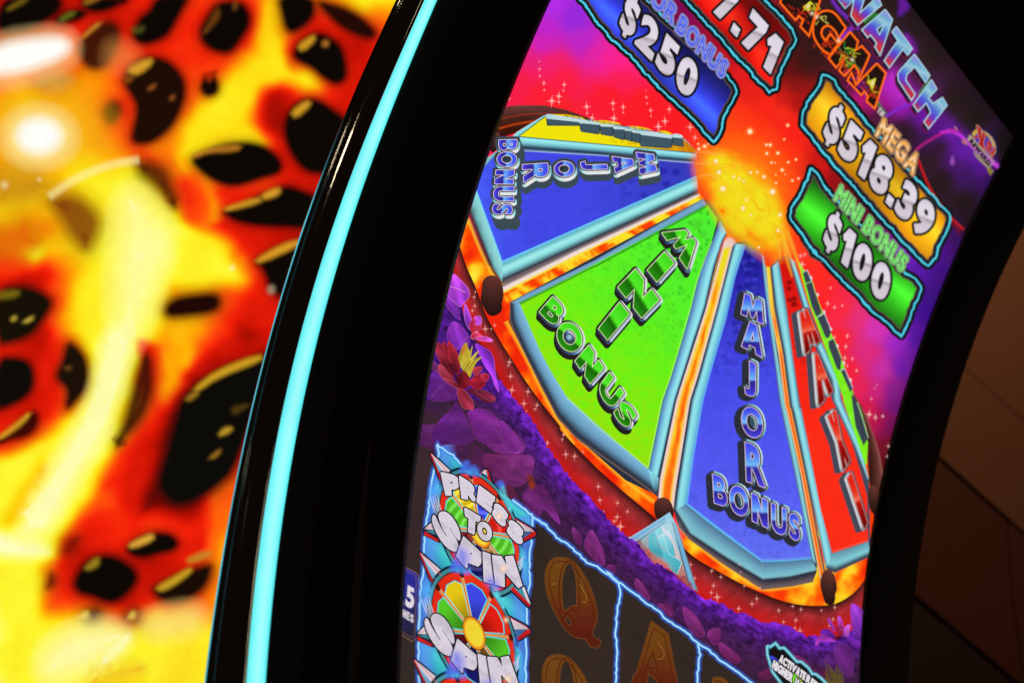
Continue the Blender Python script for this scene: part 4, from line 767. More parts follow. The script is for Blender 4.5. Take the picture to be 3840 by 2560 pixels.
for k, s in enumerate((((1200,285),(1240,266),(1278,365),(1232,402)), ((1226,388),(1282,362),(1312,470),(1368,640),(1322,680),(1282,590)), ((1328,682),(1390,645),(1452,800),(1432,862),(1402,862)), ((1425,890),(1470,862),(1542,1040),(1532,1152),(1500,1132),(1428,940)), ((1535,1150),(1568,1130),(1640,1300),(1622,1348)))):
    e.fill(C6(*s), (60,66,80), 13.2 + .1 * k, step=12); e.stroke(C6(*s[:3]), 3, (150,225,120) if k % 2 else (190,205,215), 13.9, closed=False)
e.fill(C8((1860,-60),(1915,20),(1960,150),(2014,330),(1970,400),(1900,230)), (58,66,80), 13.3, step=12); e.stroke(C8((1915,20),(1960,150),(2012,330)), 3, (170,235,150), 13.9, closed=False)
for k in range(7): p = C6((1275 + k * 58, 330 + k * 150)); e.fill(p + np.array([[-5, -8], [4, 0], [1, 10], [-4, 4]]), (215,225,230), 14)
e.done()
# rivets between the segments
e = None
for k, (shape, lo) in enumerate(((C5((490,130),(520,90),(570,72),(620,85),(660,140),(680,220),(672,300),(660,320),(668,380),(640,415),(590,435),(545,430),(500,360),(470,290),(485,220)), 1), (np.vstack([C7((2235,720),(2250,650),(2300,618),(2360,625),(2400,680),(2420,760),(2380,850),(2260,830))]), 2),
      (D2((2180,600),(2195,520),(2220,465),(2270,448),(2315,490),(2345,580),(2350,650),(2330,700),(2335,740),(2315,800),(2240,802),(2210,720)), 3), (C8((2008,800),(2030,755),(2060,745),(2100,790),(2115,860),(2095,930),(2075,1010),(2035,985),(2015,900)), 4), (C4((330,330),(370,250),(390,215),(415,245),(428,300),(400,370),(330,420)), 5))):
    e = E_('rivet', 'brown capsule stud on the wheel rim'); q = smooth(shape, 2); c0 = q.min(0); c1 = q.max(0)
    e.fill(q, lambda P, c0=c0, c1=c1: np.clip(np.array([92, 48, 42.]) * (1.15 - .75 * np.clip((P[:, 1] - c0[1]) / (c1[1] - c0[1]), 0, 1))[:, None] * (1 - .3 * np.abs((P[:, 0] - c0[0]) / (c1[0] - c0[0]) - .55))[:, None], 20, 255), 14.2, dense=9); e.done()

# ---------------- raised letters on the segments
def quadbox(BL, BR, u, c): BL, BR, u = np.array(BL, float), np.array(BR, float), np.array(u, float); return c(tuple(BL), tuple(BR), tuple(BR + u), tuple(BL + u))
BEV_G = [(0, (44,62,98)), (.3, (62,92,135)), (.5, (110,165,200)), (.72, (190,205,225)), (1, (232,224,232))]
BEV_B = [(0, (36,46,58)), (.35, (48,62,76)), (.6, (92,135,150)), (.85, (150,218,222)), (1, (205,235,235))]
BEV_L = [(0, (40,52,62)), (.35, (70,95,110)), (.55, (110,170,182)), (.75, (150,212,216)), (.9, (205,230,230)), (1, (232,230,232))]
BEV_R = [(0, (66,76,90)), (.4, (86,104,122)), (.7, (165,178,186)), (1, (208,210,214))]
def glow_grad(stops): return stops
blue_st = [(0, (84,82,238)), (.12, (62,56,200)), (.40, (46,36,138)), (.44, (60,60,190)), (.47, (120,190,245)), (.62, (92,150,245)), (.85, (70,84,235)), (1, (62,70,225))]
green_st = [(0, (40,150,20)), (.2, (34,128,16)), (.44, (24,98,10)), (.48, (40,150,20)), (.52, (84,236,40)), (.8, (72,225,34)), (1, (60,205,28))]
red_st = [(0, (110,10,10)), (.3, (150,14,12)), (.48, (190,22,16)), (.5, (240,120,92)), (.62, (232,60,38)), (.85, (222,30,20)), (1, (225,60,45))]
e = E_('segment_lettering', 'green raised letters MINI and BONUS on the green segment')
gl = [letter('M', C4((1838,1112),(2062,1432),(2155,1215),(2025,1072))), letter('I', C4((1710,1440),(1795,1545),(1945,1378),(1862,1280)))] + [letter('N', C5((1685,182),(1895,450),(2050,290),(1840,20))), letter('I', C5((1515,545),(1595,645),(1785,418),(1700,313)))]
gb = [letter(ch, quadbox(*q, C5)) for ch, q in (('B', ((992,398),(1118,528),(118,-135))), ('O', ((1106,602),(1270,796),(142,-160))), ('N', ((1308,830),(1440,1030),(122,-140))), ('U', ((1500,1080),(1624,1262),(112,-150))), ('S', ((1640,1296),(1760,1432),(100,-128))))]
for L_, upv in ((gl, (.84, -.54)), (gb, (.66, -.75))):
    big = L_ is gl; k = 1.0 if big else .9
    write(e, L_, [('slab', -3, 22, 22 * k, (36,30,30)), ('lit', 22 * k, (.8, -.35), BEV_G, (3, 4)), ('ring', 13 * k, (44,28,30)), ('ring', 5, (222,240,180)), ('fill', per_letter(upv, green_st), 0)], 15)
for q, r in ((C5((1258, 620))[0], 15),): e.glow(q, r, (150,190,215), 20.5, 1, core=.4)
e.done()
e = E_('segment_lettering', 'blue raised letters MAJOR and BONUS on the lower blue segment')
bl = [letter(ch, quadbox(*q, C6)) for ch, q in (('M', ((655,650),(852,742),(10,-192))), ('A', ((660,935),(843,1036),(12,-250))), ('J', ((688,1350),(784,1400),(0,-308))))]
bl += [letter(ch, quadbox(*q, C8)) for ch, q in (('O', ((896,296),(1081,356),(0,-262))), ('R', ((938,712),(1106,772),(-12,-345))))]
bb_ = [letter(ch, quadbox(*q, C8)) for ch, q in (('B', ((655,903),(772,945),(-16,-255))), ('O', ((793,985),(958,1040),(-5,-255))), ('N', ((990,1062),(1130,1128),(-6,-246))), ('U', ((1162,1150),(1294,1205),(-4,-246))), ('S', ((1318,1208),(1408,1250),(-3,-228))))]
for L_, sl in ((bl, (-16, 7)), (bb_, (-13, 11))):
    write(e, L_, [('slab', sl[0], sl[1], 26, (44,46,56)), ('lit', 22, (.9, -.4), BEV_B, (1, -1)), ('ring', 14, (40,26,30)), ('ring', 4.5, (232,210,232)), ('fill', per_letter((.05, -1), blue_st), 0)], 15.3)
e.done()
e = E_('segment_lettering', 'blue raised letters MAJOR and BONUS on the left blue segment')
ml = [letter(ch, quadbox(*q, C4)) for ch, q in (('M', ((1612,404),(1648,596),(148,-6))), ('A', ((1400,440),(1430,584),(170,-24))), ('J', ((1120,484),(1126,556),(232,-6))), ('O', ((888,484),(892,618),(174,-4))), ('R', ((608,512),(622,668),(222,-14))))]
mb = [letter(ch, quadbox(*q, C4)) for ch, q in (('B', ((402,294),(400,384),(158,-2))), ('O', ((385,400),(386,530),(172,0))), ('N', ((376,560),(364,680),(162,2))), ('U', ((356,706),(352,830),(178,0))), ('S', ((345,860),(345,946),(174,4))))]
for L_, d in ((ml, (6, 32)), (mb, (18, 48))):
    write(e, L_, [('slab', d[0], d[1], 26, (60,74,84)), ('lit', 20, (.35, .94), BEV_L, (3, 9)), ('ring', 12, (36,30,34)), ('ring', 4.5, (236,214,232)), ('fill', per_letter((1, -.03), blue_st), 0)], 15.6)
e.done()
e = E_('segment_lettering', 'red raised letters MAXI on the red segment')
rl = [letter('M', C6((1228,1000),(1348,888),(1246,606),(1168,650))), letter('A', C6((1345,1452),(1462,1330),(1342,1000),(1292,1005)))] + [letter('X', C8((1795,610),(1846,535),(1722,88),(1660,145))), letter('I', C8((1978,1128),(2003,1078),(1864,640),(1832,690)))]
write(e, rl, [('slab', -26, 8, 18, (68,72,86)), ('lit', 17, (-.95, .1), BEV_R, (-5, 1)), ('ring', 10, (80,50,54)), ('ring', 7, (232,170,160)), ('fill', per_letter((-.25, -1), red_st), 4)], 16)
e.done()

# ---------------- burst at the wheel's hub
e = E_('hub_burst', 'orange and yellow fire burst over the wheel hub', M_FIRE)
hb = smooth(H_((130,330),(330,350),(560,430),(800,520),(920,680),(960,900),(1010,1080),(1010,1390),(930,1395),(865,1425),(835,1450),(760,1350),(600,1240),(500,1225),(435,1150),(370,1010),(250,830),(165,780),(150,680),(130,560),(120,460)), 1)
def burst(P):
    c = H_((600, 830))[0]; d = P - c; k, s = math.cos(1.05), math.sin(1.05); u, v = d @ (k, s), d @ (-s, k)
    r = np.hypot(u / 235, v / 132) + (noise(P, 52, 4) - .5) * 1.0 + (noise(P * (1, 3), 30) - .5) * .2
    return ramp(np.clip(r, 0, 1.6), [(0, (240,230,30)), (.6, (240,224,24)), (.82, (250,190,20)), (1.0, (255,145,15)), (1.25, (255,100,15)), (1.6, (255,78,15))])
e.soft(H_((300,150),(700,130),(1080,420),(1120,700),(1080,1000),(1080,1250),(900,1250),(500,900),(200,500),(200,250)), (255,95,18), 150, 20.2, .55)
e.soft(H_((330,330),(620,330),(860,470),(960,680),(960,1000),(800,1100),(500,800),(300,520)), (255,140,20), 170, 20.3, .6)
e.soft(H_((170,330),(350,330),(560,400),(820,480),(960,680),(1000,950),(1040,1150),(1000,1360),(850,1420),(640,1230),(430,1120),(260,820),(160,700),(130,500)), burst, 58, 20.6, lambda P: np.clip(1.2 - np.clip(((P - H_((560, 800))[0]) @ (.75, -.66)) / 190, 0, 1.1) - (noise(P, 30) - .5) * .5, .0, .97), step=10)
e.soft(H_((350,480),(560,520),(780,640),(900,850),(960,1060),(930,1230),(760,1180),(560,1020),(390,780),(320,620)), lambda P: ramp(noise(P, 60, 2), [(.3, (242,212,22)), (.55, (242,232,34))]), 90, 21, .8)
e.soft(H_((640,1080),(700,1140),(790,1180),(790,1250),(700,1260),(620,1160)), (245,150,15), 50, 21.2, .8); e.soft(H_((350,880),(420,900),(420,960),(370,950)), (255,120,10), 34, 21.2, .7)
e.soft(H_((120,340),(200,380),(190,480),(140,560),(110,470)), (245,110,50), 40, 21.2, .7)
for p in (((950,1050),(1000,1200),(1060,1380),(1110,1500)), ((880,1130),(940,1250),(960,1390)), ((1020,1100),(1090,1300),(1170,1530)), ((985,1150),(1020,1380),(1075,1568))):
    e.ribbon(smooth(H_(*p), 2, False), [10, 30, 22, 8], [(-1, (250,190,40), 0), (0, (245,205,60), .55), (1, (250,160,40), 0)], 21.4)
for p in (((130,345),(260,340),(420,380)), ((125,460),(260,440),(400,470)), ((150,580),(260,560),(360,600))):
    e.ribbon(smooth(H_(*p), 2, False), [6, 20, 6], [(-1, (255,170,60), 0), (0, (255,180,80), .5), (1, (255,160,60), 0)], 21.4)
for x, y, r in ((660,140,34), (858,272,20), (825,355,18), (933,352,19), (1030,80,17), (995,217,12), (975,517,20), (797,583,22), (882,730,36), (870,445,14), (905,445,9), (1035,440,14), (1110,415,14), (1075,620,15), (1135,600,13), (915,645,13), (912,563,9), (1005,560,8), (665,542,17), (730,540,15), (500,582,18), (557,603,17), (600,627,14), (325,430,26), (355,540,28), (395,700,34), (625,810,17), (668,958,15), (955,955,24), (935,1110,20), (745,1275,15), (215,285,22), (153,262,12), (252,262,10), (820,270,16), (160,310,18), (590,890,26)):
    e.glow(H_((x, y))[0], r * .75, (255,180,60), 22, .6); e.glow(H_((x, y))[0], r * .4, (255,240,200), 22.4, .95, core=.35)
e.done()

# ---------------- sparkles, fur band, flowers
sp = [(C1, [(328,735,11),(332,795,7),(508,748,12),(500,800,7),(290,610,8),(288,545,5),(292,672,7),(460,850,16),(462,900,9),(398,892,20),(706,942,17),(710,1000,8),(937,912,14),(940,965,7),(1027,945,13),(1028,995,6),(945,1045,18),(752,1042,15),(1232,860,8),(1228,800,4),(1240,915,6),(1270,975,11),(1272,1025,6),(1434,965,13),(1338,1118,18),(1395,1070,17),(1618,1122,16),(1660,1215,13),(20,870,10)]),
      (C5, [(430,222,8),(418,268,10),(425,345,11),(403,388,10),(458,178,5),(518,548,17),(600,515,10),(570,550,7),(730,840,15),(740,965,15),(752,1085,17),(893,1100,15),(858,1205,16),(973,1218,13),(955,1255,9),(718,870,8),(1208,1478,10),(1195,1520,8),(1065,1545,9),(880,1270,6)]),
      (C7, [(1442,70,8),(1430,110,7),(1462,242,16),(1540,258,15),(1610,220,8),(1300,145,10),(1748,525,14),(1762,645,14),(1918,668,12),(2005,745,11),(1915,792,15),(1890,830,12),(1942,880,17),(1795,745,6)]),
      (D2, [(225,30,22),(915,405,13),(955,540,13),(1122,468,14),(1210,528,13),(1138,612,15),(1118,680,14),(1175,725,24),(1392,408,9),(1405,480,8),(1440,618,9),(1595,632,9),(1515,792,16),(1562,740,15),(1385,838,17),(1778,855,15),(1915,815,13),(1995,845,13),(2195,855,10),(2328,825,13),(1945,950,15),(1825,968,12),(1938,1025,11),(1985,1055,18),(2310,940,13),(2275,1005,10)]),
      (C6, [(1420,560,12),(1480,592,10),(1548,577,8),(1592,845,11),(1580,937,11),(1636,1045,9),(1675,1150,9),(1570,1040,12),(1590,1110,8),(1850,1275,5),(1832,1305,5),(1804,1398,8),(1785,1535,13),(1840,1550,8),(1905,1548,7),(1478,325,6),(1445,422,8),(1312,165,9),(1195,215,16),(1180,140,12),(1218,128,10),(1480,855,8)]),
      (C8, [(2022,125,14),(2076,155,12),(2140,142,9),(2190,405,10),(2178,495,9)])]
e = E_('sparkles', 'small pale four-pointed sparkles', kind='stuff')
for c, rows in sp:
    for i, (x, y, r) in enumerate(rows): e.star(c((x, y))[0], r * (1.18 if c not in (D2,) else .95), (255,200,195) if c in (C1, C6, C8) else (250,170,160), 18.6, .8, rot=random.uniform(-.1, .25), long=1.3)
e.done()
fur_top = np.vstack([F_((440,900),(560,1000),(720,1130),(900,1290),(1040,1380),(1120,1500)), C5((930,1350),(1010,1480),(1060,1568)), C7((1200,20),(1260,120),(1350,240),(1440,380),(1540,500),(1660,610),(1790,750),(1900,880),(2050,1000),(2150,1090)), D2((320,150),(390,200),(450,270),(530,370),(640,420),(760,500),(850,600),(960,670),(1050,745),(1100,740),(1180,770),(1250,800),(1320,850),(1370,880),(1420,880),(1530,920),(1580,960),(1620,985),(1680,970),(1740,970),(1810,1000),(1880,1010),(1960,1060),(2060,1110),(2130,1100),(2220,1090),(2352,1150)), D3((1300,900),(1500,880),(1560,880))])
rl_ = np.vstack([C7((1170,790),(1250,850),(1330,910),(1400,990),(1480,1030),(1560,1110),(1650,1190),(1740,1230),(1840,1310),(1930,1380)), D2((100,480),(205,580),(330,660),(450,760),(560,830),(700,960),(830,1040),(900,1100),(985,1175),(1100,1250),(1180,1330),(1280,1390),(1400,1480),(1510,1568),(1700,1700),(1900,1850),(2400,2230))])
ft2 = resample(fur_top, 7, False); n_ = normals(ft2, False)
ft2 = ft2 + n_ * ((noise(ft2, 9, 3) - .5) * 16 + (RNG.random(len(ft2)) - .5) * 6)[:, None]
fur_poly = np.vstack([ft2, [(3600, 2900), (3700, 3300), (3250, 3000)], rl_[::-1], [(1960, 1900), (1890, 1750), (1700, 1600)], F_((200, 1568), (300, 1100))])
TD = fur_top[::3]
def furcol(P):
    d = np.full(len(P), 1e9)
    for k in range(0, len(TD) - 1):
        a, b = TD[k], TD[k + 1]; t = np.clip(((P - a) @ (b - a)) / ((b - a) @ (b - a)), 0, 1); d = np.minimum(d, np.hypot(*(P - a - t[:, None] * (b - a)).T))
    base = ramp(np.clip(d / 210, 0, 1), [(0, (122,40,200)), (.12, (92,31,156)), (.26, (74,28,112)), (.48, (68,29,80)), (.75, (62,30,62)), (1, (56,32,52))])
    q = P @ np.array([[.80, -.6], [.6, .80]]); n = noise(q * (.55, 1.25), 9, 2) * .6 + noise(P + 90, 26, 2) * .4
    amp = np.clip(1.15 - d / 190, .12, 1)
    return np.clip(base * .93 * (1 + amp * ((n - .49) * 1.75))[:, None] + np.array([6, 4, 10.]) * (1 - amp)[:, None], 6, 255)
e = E_('purple_fur_band', 'shaggy violet fur band between the wheel and the reels', M_FUR)
e.fill(fur_poly, furcol, 19, step=10, dense=6.5)
e.done()
def petal(e, p, c0, c1, layer, ax=None, rim=None, veins=0, it=2):
    q = smooth(p, it); i, j = (p[0], p[len(p) // 2]) if ax is None else (ax[0], ax[1])
    f = grad(i, j, [(0, c0), (1, c1)]); ax_ = (j - i) / (np.hypot(*(j - i)) + 1e-6); nx_ = np.array([-ax_[1], ax_[0]]); hw = np.abs((q - i) @ nx_).max() + 1e-6
    fold = lambda P: .80 + .34 * np.clip(1.1 - np.abs((P - i) @ nx_) / hw, 0, 1) + .16 * np.sin((P - i) @ nx_ / hw * 7 + noise(P, 40) * 5) * .5
    e.fill(q, lambda P: np.clip(f(P) * (fold(P) * (1 + .34 * (noise(P @ np.column_stack([ax_, nx_]) * (.4, 1.3), 16, 3) - .5)))[:, None], 0, 255), layer, step=10, dense=8)
    if rim is not None: e.stroke(q, 2.6, rim, layer + .2, a=.55)
    if veins:
        d = (j - i); m = np.array([-d[1], d[0]]) * .0
        e.stroke(np.array([i + d * .08, i + d * .45 + m, i + d * .9]), 2.4, np.clip(np.array(c1) * 1.35, 0, 255), layer + .3, closed=False, a=.5)
e = E_('flowers', 'dark purple petals and leaves in shade above the reels')
for p, a, b in ((C7((640,-10),(760,160),(840,225),(960,240),(1060,240),(1110,190),(1090,120),(960,-10)), (104,38,100), (124,44,134)), (C7((690,235),(900,240),(1080,240),(1180,250),(1190,330),(1160,440),(1060,540),(900,500),(780,390)), (92,32,76), (112,42,112)), (C7((1080,560),(1250,480),(1340,640),(1430,860),(1380,850),(1260,700),(1240,800),(1180,780),(1085,680)), (92,34,92), (110,38,118)),
      (C7((1510,890),(1530,875),(1590,960),(1610,1040),(1540,1020)), (110,42,110), (92,32,84)), (C7((1690,890),(1730,960),(1790,1080),(1812,1170),(1800,1240),(1700,1160),(1615,1060),(1640,960)), (122,44,120), (94,32,84)), (C7((1820,1220),(1870,1210),(1900,1240),(1890,1300),(1840,1290)), (108,38,100), (92,32,80)),
      (D2((-20,160),(40,220),(80,340),(70,400),(20,410),(-20,330)), (124,46,130), (96,34,90)), (D2((80,420),(150,398),(180,430),(165,490),(110,480)), (112,40,108), (90,32,84)), (D2((372,520),(440,590),(500,680),(525,770),(440,720),(360,620)), (124,46,120), (94,34,84)), (D2((570,790),(690,785),(742,830),(738,900),(700,915),(620,850)), (112,38,100), (92,32,82)),
      (D2((822,800),(930,860),(1020,980),(1065,1100),(1000,1130),(900,1040),(850,940)), (130,46,126), (96,34,86)), (D2((1060,1060),(1200,1010),(1210,1080),(1180,1210),(1110,1170)), (128,44,120), (100,34,90)), (D2((1180,1150),(1290,1210),(1400,1310),(1400,1360),(1330,1380),(1200,1270)), (128,40,112), (96,32,80)), (D2((1560,1480),(1640,1430),(1720,1400),(1760,1440),(1680,1540),(1600,1520)), (96,30,76), (78,28,58)), (D2((1900,1290),(1990,1300),(2080,1370),(2060,1390),(1960,1340)), (118,38,104), (86,30,70)),
      (D3((430,1250),(640,1240),(860,1350),(980,1480),(900,1490),(640,1350)), (96,34,90), (70,26,60))): petal(e, p, a, b, 19.6, rim=np.clip(np.array(a) * 1.05, 0, 255))
e.soft(C7((1110,400),(1180,440),(1190,540),(1130,500)), (128,44,14), 14, 19.9, .85); e.soft(C7((1140,480),(1190,500),(1180,550),(1140,540)), (150,52,14), 8, 20, .9)
e.done()
e = E_('flowers', 'purple petals and a red lotus flower with yellow stamens')
L = 20.3
e.fill(F_((440,60),(400,180),(330,440),(250,800),(180,1180),(100,1568),(980,1568),(960,1400),(860,1200),(760,1040),(700,900),(560,560)), lambda P: np.clip(np.array([70, 26, 122.]) * (1 + 1.0 * (noise(P @ np.array([[.8, -.6], [.6, .8]]) * (.6, 1.3), 12, 3) - .5))[:, None], 5, 255), L, dense=7)
petal(e, F_((430,60),(520,150),(600,230),(636,310),(620,370),(540,450),(520,480),(460,420),(360,350),(380,230)), (200,80,228), (150,52,195), L + .3, rim=(225,130,225), veins=0)
e.stroke(F_((400,232),(470,250),(575,298)), 3, (235,160,225), L + .6, closed=False, a=.7)
petal(e, F_((360,350),(430,400),(490,480),(540,640),(480,600),(420,540),(340,450)), (128,44,176), (92,34,140), L + .4, rim=(170,80,190))
petal(e, F_((575,412),(620,520),(650,600),(655,680),(640,760),(580,660),(560,520)), (205,85,235), (120,42,170), L + .9, rim=(225,130,240), veins=1)
petal(e, F_((440,632),(520,680),(600,780),(640,850),(600,960),(560,1010),(480,960),(380,900),(360,800),(390,700)), (142,50,180), (112,40,165), L + .8, rim=(150,70,190)); e.stroke(F_((470,980),(540,890),(612,820)), 3, (170,85,200), L + 1.1, closed=False, a=.6)
e.soft(F_((520,520),(570,640),(640,780),(650,830),(600,740),(530,640)), (26,10,50), 12, L + 1.0, .9); e.soft(F_((660,870),(760,900),(880,1000),(820,1010),(720,930)), (26,10,50), 12, L + 1.0, .9); e.soft(F_((320,700),(390,680),(370,760),(310,790)), (40,14,60), 14, L + .9, .8)
petal(e, F_((680,590),(740,575),(775,600),(770,680),(700,690),(670,650)), (190,70,215), (200,80,225), L + 1.2, rim=(215,125,225)); petal(e, F_((630,720),(625,660),(680,605),(705,610),(690,700),(650,760)), (170,30,60), (200,45,90), L + 1.4, rim=(215,80,120)); petal(e, F_((690,760),(720,690),(770,680),(760,730),(700,790)), (165,28,50), (195,45,80), L + 1.45, rim=(215,90,120))
petal(e, F_((660,780),(700,760),(760,800),(790,820),(700,830),(670,860),(640,830)), (190,40,70), (215,60,110), L + 1.5, rim=(235,120,150)); petal(e, F_((700,830),(790,815),(880,840),(910,870),(880,885),(790,870),(720,860)), (185,40,110), (215,90,235), L + 1.5, rim=(235,140,240)); e.glow(F_((715, 765))[0], 9, (245,150,190), L + 1.9, .8)
petal(e, F_((680,880),(780,940),(880,990),(925,1110),(930,1250),(970,1420),(985,1490),(920,1400),(900,1290),(800,1160),(760,1060)), (110,40,180), (165,60,215), L + 1.2, rim=(190,90,215), veins=1)
petal(e, F_((170,1220),(290,1240),(360,1330),(470,1400),(500,1568),(100,1600)), (88,32,130), (96,34,112), L + .9, rim=(105,50,110)); e.stroke(F_((180,1540),(250,1440),(340,1370)), 3, (140,70,140), L + 1.2, closed=False, a=.5)
petal(e, F_((190,1110),(260,1150),(270,1250),(180,1200)), (110,44,96), (92,34,100), L + 1.0, rim=(150,80,120))
petal(e, C7((0,0),(330,-30),(480,-30),(600,0),(660,60),(640,190),(560,300),(300,200),(60,120)), (84,30,92), (74,34,76), L + .2)
petal(e, C5((130,1330),(240,1230),(260,1180),(330,1290),(390,1400),(440,1568),(60,1568),(30,1460)), (92,32,118), (80,32,96), L + .5, rim=(104,46,104)); petal(e, C5((340,1270),(480,1240),(600,1290),(680,1420),(820,1568),(440,1568),(400,1400)), (108,34,128), (104,36,112), L + .55, rim=(118,50,118)); petal(e, C5((640,1330),(720,1400),(830,1540),(860,1620),(700,1640),(660,1480)), (120,38,140), (110,40,120), L + .6, rim=(130,56,130)); e.stroke(C5((480,1280),(600,1420),(680,1568)), 2.5, (140,60,140), L + .8, closed=False, a=.4)
RED, RD = (160, 34, 52), (92, 22, 32)
for k, (p, a, b) in enumerate(((F_((215,980),(240,870),(330,940),(400,1120),(430,1330),(340,1240),(270,1080)), (150,40,62), RD), (F_((300,890),(340,880),(400,1000),(440,1200),(440,1330),(380,1180)), (150,34,46), (84,20,30)), (F_((370,850),(430,920),(490,1010),(520,1150),(500,1290),(430,1200),(380,1040)), (172,36,52), (110,24,34)), (F_((250,1160),(300,1140),(370,1230),(470,1350),(420,1350),(290,1310)), (170,60,80), (104,24,36)),
      (F_((290,1300),(380,1310),(470,1360),(560,1440),(480,1430),(380,1370)), (165,60,78), (90,20,30)), (F_((630,1340),(720,1260),(800,1290),(830,1350),(780,1430),(700,1440),(640,1400)), (170,30,54), (120,20,34)), (F_((740,1270),(800,1250),(862,1265),(850,1330),(800,1350)), (175,50,70), (140,26,44)), (F_((650,1200),(730,1170),(778,1175),(760,1240),(690,1290)), (175,60,76), (150,36,56)),
      (F_((480,1420),(560,1430),(640,1520),(680,1640),(580,1660),(500,1620)), (110,24,40), (160,44,66)), (F_((560,1440),(720,1430),(840,1470),(930,1530),(930,1590),(820,1600),(700,1520)), (72,20,34), (120,34,60)), (F_((520,1240),(580,1210),(630,1290),(640,1400),(560,1440),(480,1400),(480,1300)), (96,20,30), (120,22,34)))):
    petal(e, p, a, b, L + 2.0 + .1 * k, rim=np.clip(np.array(a) * 1.25, 0, 255))
petal(e, C5((255,1065),(330,1080),(420,1190),(410,1270),(370,1250),(330,1260),(300,1200)), (120,28,46), (165,50,72), L + 3.2, rim=(185,90,100)); petal(e, C5((400,1080),(520,1090),(590,1130),(610,1160),(590,1200),(500,1150)), (78,22,40), (140,40,70), L + 3.2, rim=(170,70,90))
e.soft(F_((380,1100),(470,1200),(520,1290),(540,1420),(450,1330),(400,1230)), (60,14,22), 30, L + 3.3, .7)
e.fill(smooth(F_((490,1080),(520,1000),(560,910),(600,880),(610,950),(640,1000),(660,920),(668,930),(650,1040),(640,1080),(690,1020),(730,985),(738,1000),(690,1060),(670,1110),(720,1070),(770,1050),(772,1070),(720,1100),(700,1150),(660,1220),(640,1320),(600,1250),(540,1210),(520,1140)), 1), lambda P: ramp(noise(P @ np.array([[.5, .87], [-.87, .5]]) * (.35, 1.4), 14, 3), [(.2, (130,110,20)), (.5, (182,158,36)), (.8, (222,200,70))]), L + 3.5, dense=6)
for p in (((530,1180),(560,1060),(600,930)), ((560,1200),(620,1080),(662,940)), ((590,1220),(660,1110),(732,995)), ((610,1240),(690,1130),(768,1062)), ((540,1120),(560,1000),(590,900))): e.ribbon(smooth(F_(*p), 1, False), [9, 7, 5], [(-1, (150,125,25), .6), (0, (226,205,80), 1), (1, (120,95,20), .6)], L + 3.9)
e.soft(F_((530,990),(570,900),(600,960),(560,1040)), (200,90,30), 16, L + 4.2, .6)
e.done()
e = E_('flowers', 'purple lily and grass tuft in the lower right corner')
for p, a, b in ((D3((1330,560),(1370,545),(1500,640),(1500,900),(1420,980),(1360,900),(1330,720)), (150,60,190), (110,40,160)), (D3((1320,980),(1400,930),(1500,960),(1500,1110),(1380,1110),(1310,1060)), (88,30,140), (104,36,140)), (D3((1040,720),(1070,760),(1140,900),(1100,900),(1050,800)), (150,60,200), (140,40,120)), (D3((1160,730),(1190,700),(1230,800),(1240,900),(1180,860)), (170,70,200), (150,40,120)), (D3((1240,850),(1320,805),(1330,850),(1290,990),(1240,970)), (165,70,190), (190,80,170)),
      (D3((1130,840),(1180,830),(1240,860),(1240,960),(1200,960),(1150,920)), (150,30,60), (120,20,50)), (D3((870,1080),(920,960),(1000,940),(1110,1020),(1160,1040),(1000,1030),(940,1020),(900,1090)), (165,55,165), (140,44,170)), (D3((920,920),(1020,860),(1120,940),(1140,1010),(1020,960)), (100,36,160), (84,28,130)), (D3((990,1240),(1060,1170),(1130,1180),(1130,1330),(1060,1420),(1000,1360)), (84,30,110), (70,26,90)), (D3((1100,1100),(1200,1050),(1320,1090),(1370,1200),(1360,1450),(1310,1510),(1230,1440),(1130,1250)), (104,38,132), (84,32,92))): petal(e, p, a, b, L + .5, rim=np.clip(np.array(a) * 1.1, 0, 255)); L += .09
e.soft(D3((1130,960),(1260,960),(1300,1000),(1200,1040),(1140,1010)), (24,10,40), 14, L + .6, .9)
for k in range(15):
    x = 1010 + k * 17; tip = D3((1010 + (k * 37) % 230, 1270 + (k * 53) % 160))[0]; base = D3((x, 1600))[0]; e.ribbon(np.array([base, (base + tip) / 2 + (3, 0), tip]), [9, 6, 2], [(-1, (70,56,24), .8), (0, (112,94,44), 1), (1, (60,46,22), .8)], L + .9)
e.soft(D3((960,1380),(1040,1420),(1060,1568),(980,1568)), (110,26,40), 20, L + .8, .6)
e.done()

